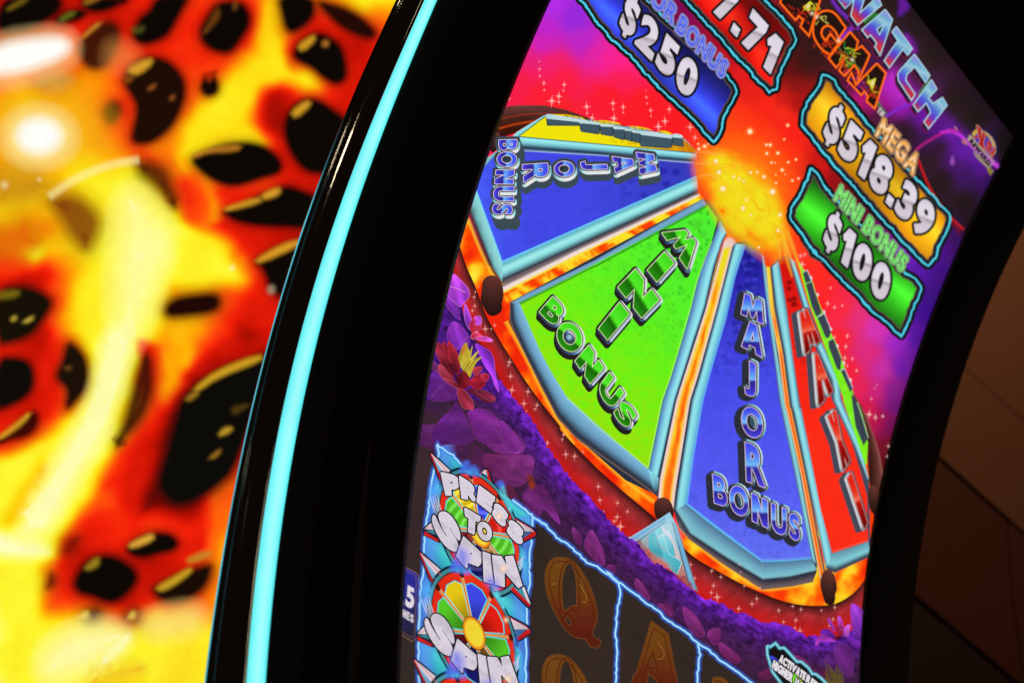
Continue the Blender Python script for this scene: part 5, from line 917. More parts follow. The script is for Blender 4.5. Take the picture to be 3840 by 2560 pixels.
# ---------------- crystal pointer
e = E_('crystal_pointer', 'pale blue crystal arrowhead pointing up at the wheel')
tri = np.vstack([C8((262,985),(300,1060),(330,1150)), D2((990,672),(905,628),(830,560),(760,480),(640,410),(560,370),(500,325),(440,255),(385,195),(310,130)), C7((2012,985))])
e.fill(tri, grad(D2((770,40))[0], D2((640,420))[0], [(0, (150,205,228)), (.5, (140,190,205)), (1, (190,130,120))]), 17.6, dense=10)
e.band(C7((2005,985),(2335,782)), C7((2090,1015),(2345,835)), [(0, (170,210,232)), (.3, (105,170,215)), (.8, (150,195,215)), (1, (45,70,95))], 17.9)
e.band(D2((735,-5),(905,628)), D2((775,10),(985,668)), [(0, (45,80,110)), (.2, (110,175,215)), (.7, (120,180,210)), (1, (70,110,130))], 17.9)
for s, c in ((((500,120),(560,80),(600,170),(620,240),(650,330),(560,370),(510,320)), (78,190,205)), (((560,80),(625,30),(635,110),(590,130)), (110,225,228)), (((625,25),(660,50),(720,110),(752,180),(800,290),(818,365),(770,340),(745,220),(700,140),(640,75)), (232,215,222)), (((600,170),(640,110),(700,140),(745,220),(765,330),(690,300)), (105,215,228)), (((620,240),(690,300),(770,340),(828,380),(780,510),(700,440),(640,380)), (90,200,215)),
             (((660,20),(735,0),(760,90),(720,110)), (175,215,230)), (((400,200),(500,125),(508,320),(440,250)), (165,175,185))): e.fill(D2(*s), grad(D2(s[0])[0], D2(s[len(s) // 2])[0], [(0, c), (1, np.array(c) * .86)]), 18.1 + random.random() * .2, step=12)
e.soft(D2((430,230),(520,330),(620,360),(720,440),(650,440),(500,340)), (205,110,100), 40, 18.8, .8)
e.soft(D2((560,60),(740,0),(790,120),(700,200),(560,180)), (205,235,245), 70, 18.75, .38); e.soft(D2((330,140),(440,250),(560,370),(440,320)), (150,60,60), 50, 18.8, .55); e.soft(D2((760,480),(900,600),(960,660),(860,640)), (150,60,70), 50, 18.8, .6)
e.stroke(D2((735,-5),(905,628)), 2.5, (40,60,80), 18.7, closed=False); e.stroke(D2((640,110),(700,300),(828,380),(785,500)), 2, (200,235,240), 18.7, closed=False)
e.done()

# ---------------- reels, symbols
e = E_('reel_window', 'dark reel window')
e.fill(np.vstack([S1((1440,925)), rl_, [(3300, 3700), (1900, 3700)], S2((1690,1568),(1680,1150),(1690,700),(1720,250),(1735,0)), S1((1420,1250))]), lambda P: ramp(noise(P, 60), [(0, (47,36,32)), (1, (56,43,37))]), 23)
e.done()
def bolt(e, p, w, layer):
    q = resample(p, 14, False); q = q + normals(q, False) * ((noise(q, 11, 2) - .5) * 9)[:, None]
    e.ribbon(q, w * 3.6, [(-1, (40,90,220), 0), (-.5, (50,115,235), .45), (0, (70,150,245), .95), (.5, (50,115,235), .45), (1, (40,90,220), 0)], layer, step=30)
    e.ribbon(q, w, [(-1, (90,175,245), .5), (-.55, (150,215,248), 1), (0, (205,238,250), 1), (.55, (150,215,248), 1), (1, (90,175,245), .5)], layer + .3, step=30)
e = E_('reel_border', 'glowing blue lightning lines around the reels')
bolt(e, rl_, 8, 24.2)
bolt(e, D2((205,590),(228,650),(212,780),(192,900),(182,1080),(196,1250),(186,1400),(180,1600)), 8, 24.3); bolt(e, D2((988,1180),(1006,1290),(985,1430),(982,1600)), 8, 24.3)
e.done()
goldc = lambda y0, y1: (lambda P: np.clip(ramp(np.clip((P[:, 1] - y0) / (y1 - y0), 0, 1), [(0, (112,68,22)), (.35, (107,61,20)), (.55, (102,46,20)), (.75, (95,33,20)), (1, (88,29,18))]) * (1 + .14 * (noise(P, 20) - .5))[:, None], 0, 255))
def symbol(e, loops, y0, y1):
    for l in loops: e.stroke(l, 7, (126,78,34), 24.4)
    for l in loops: e.stroke(l, 4, (92,42,16), 24.55)
    e.fill(loops, goldc(y0, y1), 24.7, dense=12)
    q = offset(loops[0], -13); e.stroke(q, 4.5, (84,32,14), 24.9, a=.8)
    for l in loops[1:]: e.stroke(offset(l, 8), 5, (80,32,14), 24.9, a=.8)
Qo = smooth(D1((1650,350),(1720,335),(1830,355),(1920,450),(2000,580),(2060,740),(2090,880),(2080,960),(2050,1040),(2032,1072),(2060,1130),(2122,1150),(2110,1200),(2070,1225),(2010,1190),(1980,1125),(1900,1125),(1800,1070),(1720,950),(1640,800),(1590,650),(1580,520),(1600,420)), 2)
Qi = smooth(D1((1812,375),(1862,430),(1890,560),(1895,700),(1892,842),(1860,795),(1760,885),(1740,750),(1735,600),(1760,450)), 1); Qh = smooth(D1((1770,930),(1800,908),(1835,955),(1842,1000),(1812,1012),(1782,980)), 2)
e = E_('reel_symbol', 'dim gold letter Q symbol on the reel'); symbol(e, [Qo, Qi, Qh], 2090, 2430)
e.stroke(smooth(D1((1920,600),(1960,670),(1990,740),(1975,780),(1940,770)), 2, False), 3, (150,100,44), 25.2, closed=False); e.stroke(D1((1645,600),(1680,590),(1672,605)), 3, (150,100,44), 25.2, closed=False); e.done()
ROW = SCR.uv(D1((285, 1330)))[0] - SCR.uv(D1((345, 285)))[0]; ROW[0] = 0.0
e = E_('reel_symbol', 'second gold letter Q symbol cut off by the bottom of the picture'); symbol(e, [SCR.shift(q, ROW) for q in (Qo, Qi, Qh)], 2480, 2800); e.done()
e = E_('reel_symbol', 'dim gold letter A symbol on the reel')
symbol(e, [D2((530,965),(690,1085),(700,1130),(778,1560),(800,1700),(610,1700),(585,1540),(500,1462),(480,1560),(490,1700),(330,1700),(352,1500),(385,1470),(395,1440)), D2((541,1300),(562,1402),(514,1390))], 2330, 2640)
e.stroke(smooth(D2((590,1165),(640,1230),(660,1290),(630,1335),(590,1330)), 2, False), 3, (150,96,44), 25.2, closed=False); e.done()
e = E_('reel_symbol', 'tip of a gold symbol at the bottom of the third reel'); symbol(e, [smooth(D2((1120,1540),(1150,1512),(1210,1510),(1260,1545),(1340,1640),(1200,1660)), 1)], 2530, 2700); e.done()

# ---------------- PRESS TO SPIN / SPIN tiles
TILE_L = np.vstack([S1((318,88),(330,190),(255,470),(232,640),(215,800),(190,960),(165,1180),(150,1330)), S2((372,140),(340,300),(325,560),(312,850),(302,1250),(312,1620))])
TILE_R = np.vstack([S1((1440,925),(1425,1060),(1430,1200),(1400,1330),(1395,1560)), S2((1722,100),(1728,300),(1690,480),(1688,800),(1668,1000),(1690,1180),(1662,1380),(1690,1620))])
e = E_('spin_tile_ground', 'teal and blue ground of the spin tiles')
UVH = lambda P: SCR.uv(P)
def teal(P):
    uv = SCR.uv(P); s = (uv[:, 1] - SCR.uv(S1((318, 88)))[0, 1]) / abs(ROW[1]); t = (s * 2.0 + (uv[:, 0] - 1.14) * 1.2) % 1
    return ramp(t, [(0, (62,190,200)), (.15, (80,205,212)), (.32, (48,150,182)), (.5, (30,92,132)), (.62, (26,84,126)), (.8, (50,152,180)), (1, (62,190,200))])
e.fill(np.vstack([S1((318,88),(420,150),(600,310),(760,430),(1000,600),(1190,740),(1440,925)), TILE_R, TILE_L[::-1]]), teal, 25.4, step=14, dense=12)
for q, d in ((TILE_L, 26.), (TILE_R, -26.)): e.ribbon(q + (d, 0), 84, [(-1, (70,120,235), 0), (-.2, (92,140,240), .75), (.3, (92,140,240), .6), (1, (70,120,235), 0)], 25.7, step=40)
bolt(e, TILE_R, 8, 26); bolt(e, TILE_L, 8, 26); bolt(e, S1((305,110),(318,85),(400,150),(500,205),(600,310)), 7, 26.1); bolt(e, S1((1190,735),(1290,800),(1340,830),(1390,890),(1440,925),(1600,1040)), 8, 26.1)
e.done()
TH = SCR.uv(S2((1017, 928)))[0]                       # hub of the second tile's wheel
rr_ = [np.hypot(*(SCR.uv(S2(q))[0] - TH)) for q in ((840,132),(480,420),(1540,1080),(1330,380))]; TR = float(np.mean(rr_))
A0 = math.atan2(*(SCR.uv(S2((868, 240)))[0] - TH)[::-1])
def disc(r, a0=0, a1=2 * math.pi, n=60, o=(0, 0)): t = np.linspace(a0, a1, n, endpoint=abs(a1 - a0) < 6.2); return SCR.px(np.column_stack([TH[0] + o[0] + TR * r * np.cos(t), TH[1] + o[1] + TR * r * np.sin(t)]))
def tile_wheel(o, blurred, label):
    e = E_('spin_tile_wheel', label); b = 27
    e.fill(disc(1.04, o=o), (14,40,56), b); e.fill(disc(1.0, o=o), lambda P: ramp(noise(P, 70), [(0, (52,120,135)), (1, (96,165,170))]), b + .2); e.fill(disc(.945, o=o), (60,20,14), b + .4); e.fill(disc(.925, o=o), lambda P: ramp(noise(P, 50), [(0, (220,36,16)), (1, (236,60,30))]), b + .5)
    cols = [(62,72,228), (232,200,22), (86,200,38), (120,20,20), (24,24,100), (160,100,30), (86,200,38), (226,30,18)]
    for k in range(8):
        a = A0 + k * math.pi / 4 + math.pi / 8 - math.pi / 4 * (1 if False else 1); half = math.pi / 8
        p = SCR.px
        def pt(r, an): return SCR.px(np.array([[TH[0] + o[0] + TR * r * math.cos(an), TH[1] + o[1] + TR * r * math.sin(an)]]))[0]
        ang = math.asin(.055 / .8); poly = np.array([pt(.20, a - half * .55), pt(.74, a - half + ang), pt(.80, a - half * .35), pt(.80, a + half * .35), pt(.74, a + half - ang), pt(.20, a + half * .55)])
        e.stroke(poly, 11, (30,60,90), b + .7); e.stroke(poly, 7, (112,222,225), b + .8)
        c = np.array(cols[k], float); hubp = SCR.px((TH + o)[None])[0]; rad = np.hypot(*(poly[2] - hubp))
        if blurred: f = lambda P, c=c, hubp=hubp, rad=rad: np.clip(c * .92 + 45 * (np.sin(np.hypot(*(P - hubp).T) / 5.2) > .25)[:, None], 0, 255)
        else: f = lambda P, c=c, hubp=hubp, rad=rad: c * np.clip(.52 + .62 * np.hypot(*(P - hubp).T) / rad, .5, 1)[:, None] * (1 - .12 * ((np.floor(P[:, 0] / 5) + np.floor(P[:, 1] / 5)) % 2) * np.clip(1.1 - np.hypot(*(P - hubp).T) / rad, 0, 1))[:, None]
        e.fill(poly, f, b + 1, dense=5 if not blurred else 4)
        s = a - half; e.ribbon(np.array([pt(.2, s), pt(.86, s)]), 10, [(-1, (112,222,225), 1), (-.62, (240,190,70), 1), (0, (215,60,20), 1), (.62, (240,160,50), 1), (1, (112,222,225), 1)], b + 1.2)
        e.fill(SCR.px(np.array([TH[0] + o[0] + TR * (.90 * math.cos(s)) , TH[1] + o[1] + TR * .90 * math.sin(s)]) + ellipse((0, 0), .0045, .0045, n=10)), (70,16,10), b + 1.4, step=8)
    e.fill(disc(.26, o=o), (120,60,14), b + 1.6); e.fill(disc(.245, o=o), (240,150,30), b + 1.7); e.fill(disc(.205, o=o), lambda P: ramp(noise(P, 40), [(0, (236,204,40)), (1, (244,222,70))]), b + 1.8)
    return e
def spikes(e, o, which, b=26.6):
    W_, T2, RD_ = (226, 214, 224), (70, 150, 170), (222, 34, 34); fx = lambda p: SCR.shift(p, o) if np.any(o) else p
    S = {'ul': [((345,283),(365,290),(590,490),(540,530),(470,560),(480,590),(455,565)), (((358,292),(592,490),(530,535),(385,345)), W_), (((385,345),(530,535),(500,590),(440,470)), (125,190,225)), (((344,286),(362,300),(392,365),(490,585),(455,560)), RD_)],
         'up': [((840,490),(890,425),(915,420),(935,440),(985,585),(950,580)), (((840,490),(892,428),(912,432),(900,540)), W_), (((912,432),(905,530),(945,575)), (110,205,220)), (((912,425),(930,432),(978,585),(945,580)), RD_)],
         'rt': [((1190,895),(1400,1005),(1438,1035),(1435,1080),(1310,1155),(1230,1080)), (((1190,898),(1395,1010),(1420,1040),(1240,1042)), (232,214,224)), (((1235,1045),(1392,1045),(1300,1130)), (72,120,185)), (((1418,1035),(1436,1050),(1432,1082),(1312,1152),(1300,1125),(1395,1050)), RD_)],
         'lf': [((325,1090),(345,1060),(420,985),(480,1080),(480,1205),(330,1140)), (((328,1082),(418,985),(450,1090)), W_), (((340,1100),(450,1092),(470,1150)), T2), (((328,1108),(475,1185),(470,1212),(328,1145)), RD_)],
         'lr': [((1225,632),(1345,610),(1378,625),(1442,800),(1420,828)), (((1262,622),(1352,618),(1404,778)), (70,160,180)), (((1345,612),(1376,626),(1438,795),(1408,782)), W_), (((1225,632),(1262,618),(1400,760),(1438,800),(1420,822)), RD_)]}
    for k in which:
        parts = S[k]; e.stroke(fx(D1(*parts[0])), 11, (26,30,52), b)
        e.fill(fx(D1(*parts[0])), (26,30,52), b + .1, step=12)
        for j, (p, c) in enumerate(parts[1:]): e.fill(fx(D1(*p)), grad(fx(D1(p[0]))[0], fx(D1(p[2]))[0], [(0, np.array(c) * 1.0), (1, np.array(c) * (.8 if c != W_ else .93))]), b + .3 + .1 * j, step=12)
    for k in which:
        if k != 'lr': q = fx(D1(*S[k][1][0])); m = (q[1] + q[-2]) / 2 if len(q) > 3 else (q[1] + q[2]) / 2; e.stroke(np.array([q[0] * .9 + m * .1, m]), 2.2, (225,50,60), b + .8, closed=False)
UP1 = -ROW                                             # from the second tile to the first
def flames(e, o, b):
    fx = lambda p: SCR.shift(p, o) if np.any(o) else p
    for p, c, a in ((((640,470),(660,380),(730,330),(760,400),(800,380),(860,470),(830,510),(700,480)), (70,110,235), .75), (((690,470),(740,420),(800,430),(830,480)), (90,225,225), .8), (((350,640),(430,560),(470,600),(470,700),(420,820),(360,780)), (75,150,235), .8), (((400,640),(450,600),(460,720),(400,700)), (100,220,230), .7), (((1040,640),(1090,560),(1120,700),(1180,780),(1180,860),(1120,760)), (95,215,235), .8), (((1010,560),(1070,520),(1110,600),(1050,620)), (70,110,235), .8), (((1300,1180),(1350,1300),(1340,1400),(1280,1450),(1290,1300)), (80,200,235), .75), (((1290,1100),(1330,1200),(1300,1260),(1270,1200)), (60,100,225), .7)):
        e.soft(fx(D1(*p)), lambda P, c=c: np.clip(np.array(c, float) * (1 + .5 * (noise(P, 16, 3) - .5))[:, None], 0, 255), 16, b, a)
    for k in range(4): p = fx(D1((370 + k * 22, 740 - k * 10), (400 + k * 22, 850 - k * 4), (450 + k * 18, 930 - k * 6))); e.ribbon(smooth(p, 1, False), [3, 9, 4], [(-1, (200,200,240), 0), (0, (226,222,244), .8), (1, (200,200,240), 0)], b + .5)
    for k in range(4): p = fx(D1((1330 - k * 6, 1290 + k * 22), (1300 + k * 6, 1350 + k * 22), (1250 + k * 10, 1390 + k * 26))); e.ribbon(smooth(p, 1, False), [3, 9, 4], [(-1, (200,200,240), 0), (0, (226,222,244), .75), (1, (200,200,240), 0)], b + .5)
def silver(P): return np.clip(np.array([214, 204, 218.]) * (1 - .07 * (noise(P @ np.array([[.77, -.64], [.64, .77]]) * (.25, 1), 26, 2) > .58))[:, None] + (noise(P, 50)[:, None] - .5) * 16, 0, 255)
TS = lambda em: [('ring', em + 10, (36,26,44)), ('ring', em + 2, (244,238,246)), ('fill', silver, em)]
S_SPIN = smooth(S2((398,738),(386,800),(405,870),(450,970),(520,1080),(600,1170),(680,1212),(725,1205),(738,1160),(725,1090),(690,1020),(640,950),(605,892),(598,862),(622,880),(670,960),(720,1030),(752,1064),(758,1010),(740,920),(690,820),(630,740),(570,695),(520,683),(480,702),(468,740),(480,790),(510,860),(540,930),(580,990),(610,1040),(588,1036),(550,990),(500,910),(450,820),(420,752)), 1)
def in_turn(e, letters, layer, w=12, em=0, tone=silver):      # letters one over the other, each with its own dark outline
    for k, L_ in enumerate(letters): write(e, [L_], [('ring', w, (36,26,44)), ('ring', 3 + em, (246,240,248)), ('fill', tone, em)], layer + k * 3)
def spin_word(o, name, label, b=30):
    fx = lambda q: [SCR.shift(l, o) if np.any(o) else l for l in q]
    e = E_(name, label)
    P_ = [D1((780,134),(953,295),(955,330),(944,400),(918,422),(818,380),(812,440),(712,322)), D1((838,285),(872,290),(868,312),(840,306))[::-1]]
    I_ = [D1((970,280),(1050,313),(1082,596),(982,568))]; N_ = [D1((1062,316),(1148,326),(1214,446),(1192,330),(1262,320),(1352,610),(1318,632),(1176,468),(1180,622),(1094,598))]
    in_turn(e, [fx([SCR.shift(S_SPIN, UP1)])] + [fx(x) for x in (P_, I_, N_)], b, 15)
    f1 = lambda p: SCR.shift(p, o) if np.any(o) else p
    e.soft(f1(D1((700,330),(740,240),(800,260),(840,330),(800,440),(720,380))), (105,110,235), 36, b + 14, .75); e.soft(f1(D1((980,560),(1040,520),(1100,560),(1140,640),(1080,660))), (110,110,232), 36, b + 14, .7)
    return e
zero = np.zeros(2)
for o, lab, wh in ((UP1, 'first', ('ul', 'up', 'rt', 'lf')), (zero, 'second', ('ul', 'up', 'rt', 'lf')), (ROW, 'third', ('ul', 'up'))):
    e = tile_wheel(o, o is UP1, {'first': 'blurred spinning colour wheel behind PRESS TO SPIN', 'second': 'small colour wheel with a yellow hub', 'third': 'top of a small colour wheel at the bottom edge'}[lab])
    spikes(e, o, wh); 
    flames(e, o, 29)
    e.done()
e = E_('spin_tile_spike', 'red and white crystal spike at the foot of the first tile'); spikes(e, zero, ('lr',), 26.7); e.done()
spin_word(zero, 'tile_lettering', 'white SPIN lettering on the first tile').done()
e = spin_word(ROW, 'tile_lettering', 'white SPIN lettering on the second tile'); e.done()
e = E_('tile_lettering', 'white PRESS TO lettering on the first tile')
pr = [letter('P', S1((418,672),(560,672),(566,462),(362,412))), letter('R', S1((606,708),(768,742),(778,582),(578,458))), letter('E', S1((785,752),(948,880),(985,702),(808,570))), letter('S', S1((962,905),(1092,1062),(1152,905),(1002,752)))]
to = [[S1((640,832),(812,932),(806,985),(752,965),(742,1128),(684,1098),(694,945),(648,915))], letter('O', S1((785,1150),(935,1235),(955,1050),(805,965)))]
in_turn(e, pr + [letter('S', S1((1135,1120),(1302,1278),(1326,1090),(1172,948)))], 30, 17, 3); in_turn(e, to, 30, 17, 3)
e.done()
for c, r in ((S1((1040,925))[0], 22), (S2((1385,105))[0], 24), (S2((1425,760))[0], 18), (S2((1450,1510))[0], 26)):
    e = E_('painted_lamp_glint'); e.glow(c, r, (255,205,150), 46, .85); e.glow(c, r * .5, (255,238,215), 46.4, .8); e.done()  # ceiling lamps mirrored in the glass, painted as glow sheets

# ---------------- 25 LINES badge
e = E_('lines_badge', 'dark blue badge reading 25 LINES, cut off by the left bezel')
bd = S2((60,60),(125,85),(262,152),(300,195),(308,290),(286,930),(270,985),(225,1030),(85,938),(40,900))
e.stroke(bd, 9, (30,22,24), 25.8); e.stroke(bd, 5, (146,108,74), 25.9); e.fill(bd, grad(S2((200,120))[0], S2((150,980))[0], [(0, (42,42,150)), (.3, (44,44,140)), (.65, (40,38,92)), (1, (40,36,52))]), 26, step=12)
e.stroke(offset(bd, -9), 3, (120,90,70), 26.3, a=.7)
write(e, [letter('5', S2((134,585),(246,628),(254,362),(156,305)))], [('fill', (226,216,226), 0)], 26.5)
write(e, [letter('2', S2((8,537),(112,577),(128,322),(24,272)))], [('fill', (226,216,226), 0)], 26.5)
write(e, word('NES', S2((94,715))[0], S2((240,803))[0], S2((245,700))[0] - S2((240,803))[0], .12), [('fill', (222,212,222), 0)], 26.5); write(e, word('LI', S2((8,664))[0], S2((80,706))[0], S2((85,606))[0] - S2((80,706))[0], .12), [('fill', (222,212,222), 0)], 26.5)
e.done()

# ---------------- jackpot plaques
def plaque(name, label, outline, fill, cyan=(84,212,232), base=30):
    e = E_(name, label); o = resample(outline, 9); o = o + normals(o) * ((noise(o, 16, 3) - .5) * 11)[:, None]
    e.stroke(o, 32, (24,24,26), base, step=12); e.fill(outline, fill, base + .3, dense=10)
    e.stroke(offset(o, -11), 17, (84,70,66), base + .6, step=12); e.stroke(offset(o, -6.5), 15, (26,28,30), base + .8, step=12)
    w = 4 + 7.5 * noise(o, 20, 2); q = np.vstack([o, o[:1]]); e.ribbon(q, w, [(-1, (60,180,210), 1), (-.4, cyan, 1), (.4, cyan, 1), (1, (50,150,190), 1)], base + 1.2, step=50)
    e.done()
AMT = lambda up: [('ring', 22, (24,22,26)), ('ring', 4, (160,150,156)), ('fill', per_letter(up, [(0, (176,166,174)), (.06, (214,204,216)), (.40, (206,196,208)), (.47, (158,146,154)), (.52, (228,220,230)), (.85, (222,214,228)), (1, (206,198,212))]), 1.5)]
NAME = lambda outer, gap, line, c0, c1, up, k=1.0: [('ring', 20 * k, (20,20,26)), ('ring', 16 * k, outer), ('ring', 11 * k, gap), ('ring', 4 * k, line), ('fill', per_letter(up, [(0, c0), (.3, c1), (.5, c0), (.62, c1), (1, c0)]), 0)]
def sheen(p0, p1, stops, q0, q1, amp=.3):        # bars of colour across, broad sheen along
    f = grad(p0, p1, stops); q0, q1 = np.asarray(q0), np.asarray(q1); d = q1 - q0
    return lambda P: np.clip(f(P) * (1 + amp * np.sin(((P - q0) @ d) / (d @ d) * 9.0))[:, None], 0, 255)
def amount(txt, label, BL, BR, u, c, layer=33):
    e = E_('amount_lettering', label); B0, B1 = c(BL)[0], c(BR)[0]; up = np.array(u) * .42535
    write(e, word(txt, B0, B1, up, .13), AMT(up), layer); e.done()
blue_o = C1((400,-250),(560,-110),(650,0),(730,90),(780,190),(860,270),(910,345),(1000,410),(1090,490),(1190,610),(1300,730),(1390,820),(1480,900),(1580,990),(1680,1090),(1740,1170),(1825,1252),(1882,1180),(1900,1080),(1940,990),(1990,910),(2006,860),(2030,800),(2000,740),(1950,680),(1750,490),(1560,320),(1400,170),(1250,20),(1000,-230))
plaque('jackpot_plaque', 'blue jackpot plaque', blue_o, sheen(C1((1000,480))[0], C1((1330,150))[0], [(0, (44,48,176)), (.2, (50,58,200)), (.42, (66,98,246)), (.58, (50,58,205)), (.8, (34,36,132)), (1, (24,26,84))], C1((700,0))[0], C1((1850,1150))[0], .16))
amount('$250', 'silver $250 on the blue plaque', (985,235), (1618,895), (92,-285), C1)
e = E_('name_lettering', 'blue MAJOR BONUS lettering above the $250')
up = np.array((58, -138)) * .42535; st = NAME((178,180,244), (44,46,150), (196,196,246), (70,84,228), (96,120,240), up, .82)
write(e, word('MAJOR', C1((985,-250))[0], C1((1462,222))[0], up, .18, bold=.018, plain=True) + word('BONUS', C1((1490,270))[0], C1((1900,698))[0], up, .18, bold=.018, plain=True), st, 34); e.done()
red_o = np.array([(2480, -110), (2520, -50), (2567.8,0),(2600, 36),(2640,76.6),(2672,112),(2708,149),(2740,190),(2776,230),(2812,268),(2844,306),(2884.7,347),(2910,334),(2916.6,293.5),(2931.5,255),(2955,213),(2967.6,183),(2986.7,149),(2972,110.6),(2942,76.6),(2904,38),(2865.5,0),(2760,-110)])
plaque('jackpot_plaque', 'red jackpot plaque', red_o, sheen(np.array([2720., 150]), np.array([2830., 60]), [(0, (176,16,14)), (.25, (240,28,20)), (.5, (255,50,30)), (.75, (225,24,18)), (1, (120,14,14))], (2560, 0), (2900, 340), .14))
amount('7.71', 'silver 7.71 on the red plaque', (1812,92), (2325,655), (112,-282), C1)
mega_o = np.vstack([C2((575,655),(620,672),(680,712),(725,795),(790,860),(850,920),(900,1000),(960,1070),(1020,1140),(1200,1340)), C3((1300,290),(1400,400),(1480,480),(1560,560),(1620,640),(1690,700),(1706,750),(1690,810),(1640,920),(1600,1000),(1570,1100),(1508,1170),(1430,1110),(1360,1030),(1290,960),(1200,860),(1080,740),(1000,640),(900,530),(800,420),(700,310),(600,190),(520,90),(450,0)), C2((385,1100),(400,1010),(440,900),(500,830),(545,740))])
plaque('jackpot_plaque', 'gold jackpot plaque', mega_o, sheen(C3((760,300))[0], C3((1080,20))[0], [(0, (206,132,14)), (.3, (232,170,22)), (.55, (250,205,40)), (.8, (222,150,18)), (1, (168,96,12))], C2((500,900))[0], C3((1560,1000))[0], .13))
amount('$518.39', 'silver $518.39 on the gold plaque', (570,22), (1478,965), (110,-288), C3)
e = E_('name_lettering', 'orange and white MEGA lettering'); up = np.array((74, -150)) * .42535
write(e, word('MEGA', C2((1042,1190))[0], C2((1372,1548))[0], up, .18, bold=.018, plain=True), NAME((226,170,120), (60,34,26), (236,190,140), (240,150,40), (252,220,180), up, .85), 35); e.done()
grn_o = np.vstack([C3((470,310),(540,360),(575,420),(595,465),(650,540),(800,690),(1000,900),(1200,1110)), C6((2060,245),(2110,290),(2200,350),(2245,410),(2230,480),(2190,560),(2160,640),(2130,720),(2070,855),(2010,800),(1900,690),(1800,620),(1710,510),(1640,440),(1500,310),(1420,210),(1330,140),(1270,60),(1220,0)), C3((530,1080),(450,980),(380,860),(300,770),(285,730),(310,650),(360,560),(400,480),(440,410))])
plaque('jackpot_plaque', 'green jackpot plaque', grn_o, sheen(C3((640,1150))[0], C3((960,790))[0], [(0, (30,110,20)), (.22, (44,160,26)), (.5, (70,222,46)), (.72, (44,160,28)), (1, (22,72,20))], C3((400,500))[0], C6((2060,760))[0], .2))
amount('$100', 'silver $100 on the green plaque', (575,965), (1118,1512), (78,-288), C3)
e = E_('name_lettering', 'green MINI BONUS lettering above the $100'); up = np.array((62, -126)) * .42535
write(e, word('MINI BONUS', C3((676,582))[0], C3((1272,1228))[0], up, .18, bold=.018, plain=True), NAME((172,228,160), (30,84,30), (176,236,160), (84,206,76), (132,236,120), up, .80), 35); e.done()

# ---------------- game title, emblem, activate badge
e = E_('light_trail', 'purple and red light streaks behind the title')
for p, w, c, a in ((T_((860,0),(950,140),(1080,260),(1180,360),(1260,440)), 20, (110,40,180), .8), (T_((1250,330),(1080,480),(960,590)), 30, (130,40,185), .75), (C2((1130,1030),(1250,960),(1340,915)), 16, (120,40,190), .9), (C3((1390,165),(1440,110),(1560,40),(1680,-30),(1760,-20)), 16, (170,30,120), .8), (G_((-100,520),(150,470),(330,520),(500,670),(800,950),(1100,1170),(1330,1330)), 20, (190,50,215), .9), (C3((1400,190),(1450,320),(1520,490),(1620,640),(1720,760),(1820,850)), 14, (190,26,20), .85), (C3((1560,560),(1700,770),(1790,880)), 18, (120,14,10), .7), (C2((1700,1160),(1800,1180)), 6, (150,30,60), .6), (T_((1330,330),(1420,250),(1530,220)), 22, (20,130,50), .9), (T_((2330,1180),(2230,1280),(2150,1400)), 22, (20,130,60), .9), (T_((1380,1370),(1450,1440),(1560,1560)), 24, (20,120,40), .9), (C2((1000,860),(1080,930),(1140,1010)), 10, (20,110,50), .8)):
    e.ribbon(smooth(p, 2, False), w, [(-1, c, 0), (-.3, c, a), (.3, np.clip(np.array(c) * 1.15, 0, 255), a), (1, c, 0)], 30.2)
e.soft(T_((1850,-40),(1960,0),(2010,100),(1930,190),(1830,250),(1850,120)), (104,28,160), 22, 30, .9); e.soft(T_((1930,480),(2040,590),(2110,760),(2060,800),(1940,640)), (130,34,170), 30, 30, .9); e.soft(T_((1660,1090),(1780,1020),(1850,1200),(1990,1480),(1800,1500),(1640,1300)), (188,46,200), 60, 30, .7)
e.soft(G_((150,1290),(160,1160),(205,1060),(250,1160),(255,1280),(205,1300)), (160,80,190), 10, 30.4, .85); e.soft(G_((260,340),(330,440),(310,450),(262,380)), (225,150,130), 5, 30.6, .8); e.soft(G_((375,395),(440,490),(410,490)), (130,30,40), 5, 30.6, .7)
e.done()
TT = [(0, (200,62,58)), (.16, (186,48,84)), (.3, (112,56,186)), (.45, (84,84,212)), (.62, (98,152,205)), (.76, (158,200,218)), (.88, (108,176,210)), (1, (142,142,216))]
uT = np.array((330, -440.)) * .2551
def titlel(loops, e, n):
    for k in range(3): e.fill(loops[0] + np.array((-7., 9.)) * (k + 1) / 3 * 1.5, (34,22,58), 31)
    e.stroke(loops[0] + np.array((-11., 13.)), 3, (130,26,40), 31.2)
    e.fill(loops[0], (34,22,58), 31.3); e.stroke(loops[0], 5, (150,50,80), 31.4)
    e.fill(loops if len(loops) > 1 else loops[0], grad(*TG, TT), 31.6, dense=8)
    for l in loops: e.ribbon(np.vstack([l, l[:1]]), 4, [(-1, (150,210,225), 1), (1, (185,225,235), 1)], 31.9)
e = E_('title_lettering', 'blue and red chrome title letters NATCH')
TG = (T_((1250,330))[0], T_((1560,30))[0]); titlel([T_((960,-20),(1055,128),(1160,10),(1210,-20),(1340,-20),(1270,200),(1420,60),(1500,-20),(1540,-40),(1590,80),(1240,375),(1140,235),(1185,20),(1060,130),(1045,130),(900,-30))[[2,3,4,5,6,7,8,9,10,11,12]]], e, 0)
e.fill(T_((950,-30),(1055,128),(1190,-10),(1180,-40)), grad(T_((1055,128))[0], T_((1150,-60))[0], TT), 31.6); e.stroke(T_((930,-30),(1055,130),(1190,0)), 3.5, (150,205,225), 31.9, closed=False)
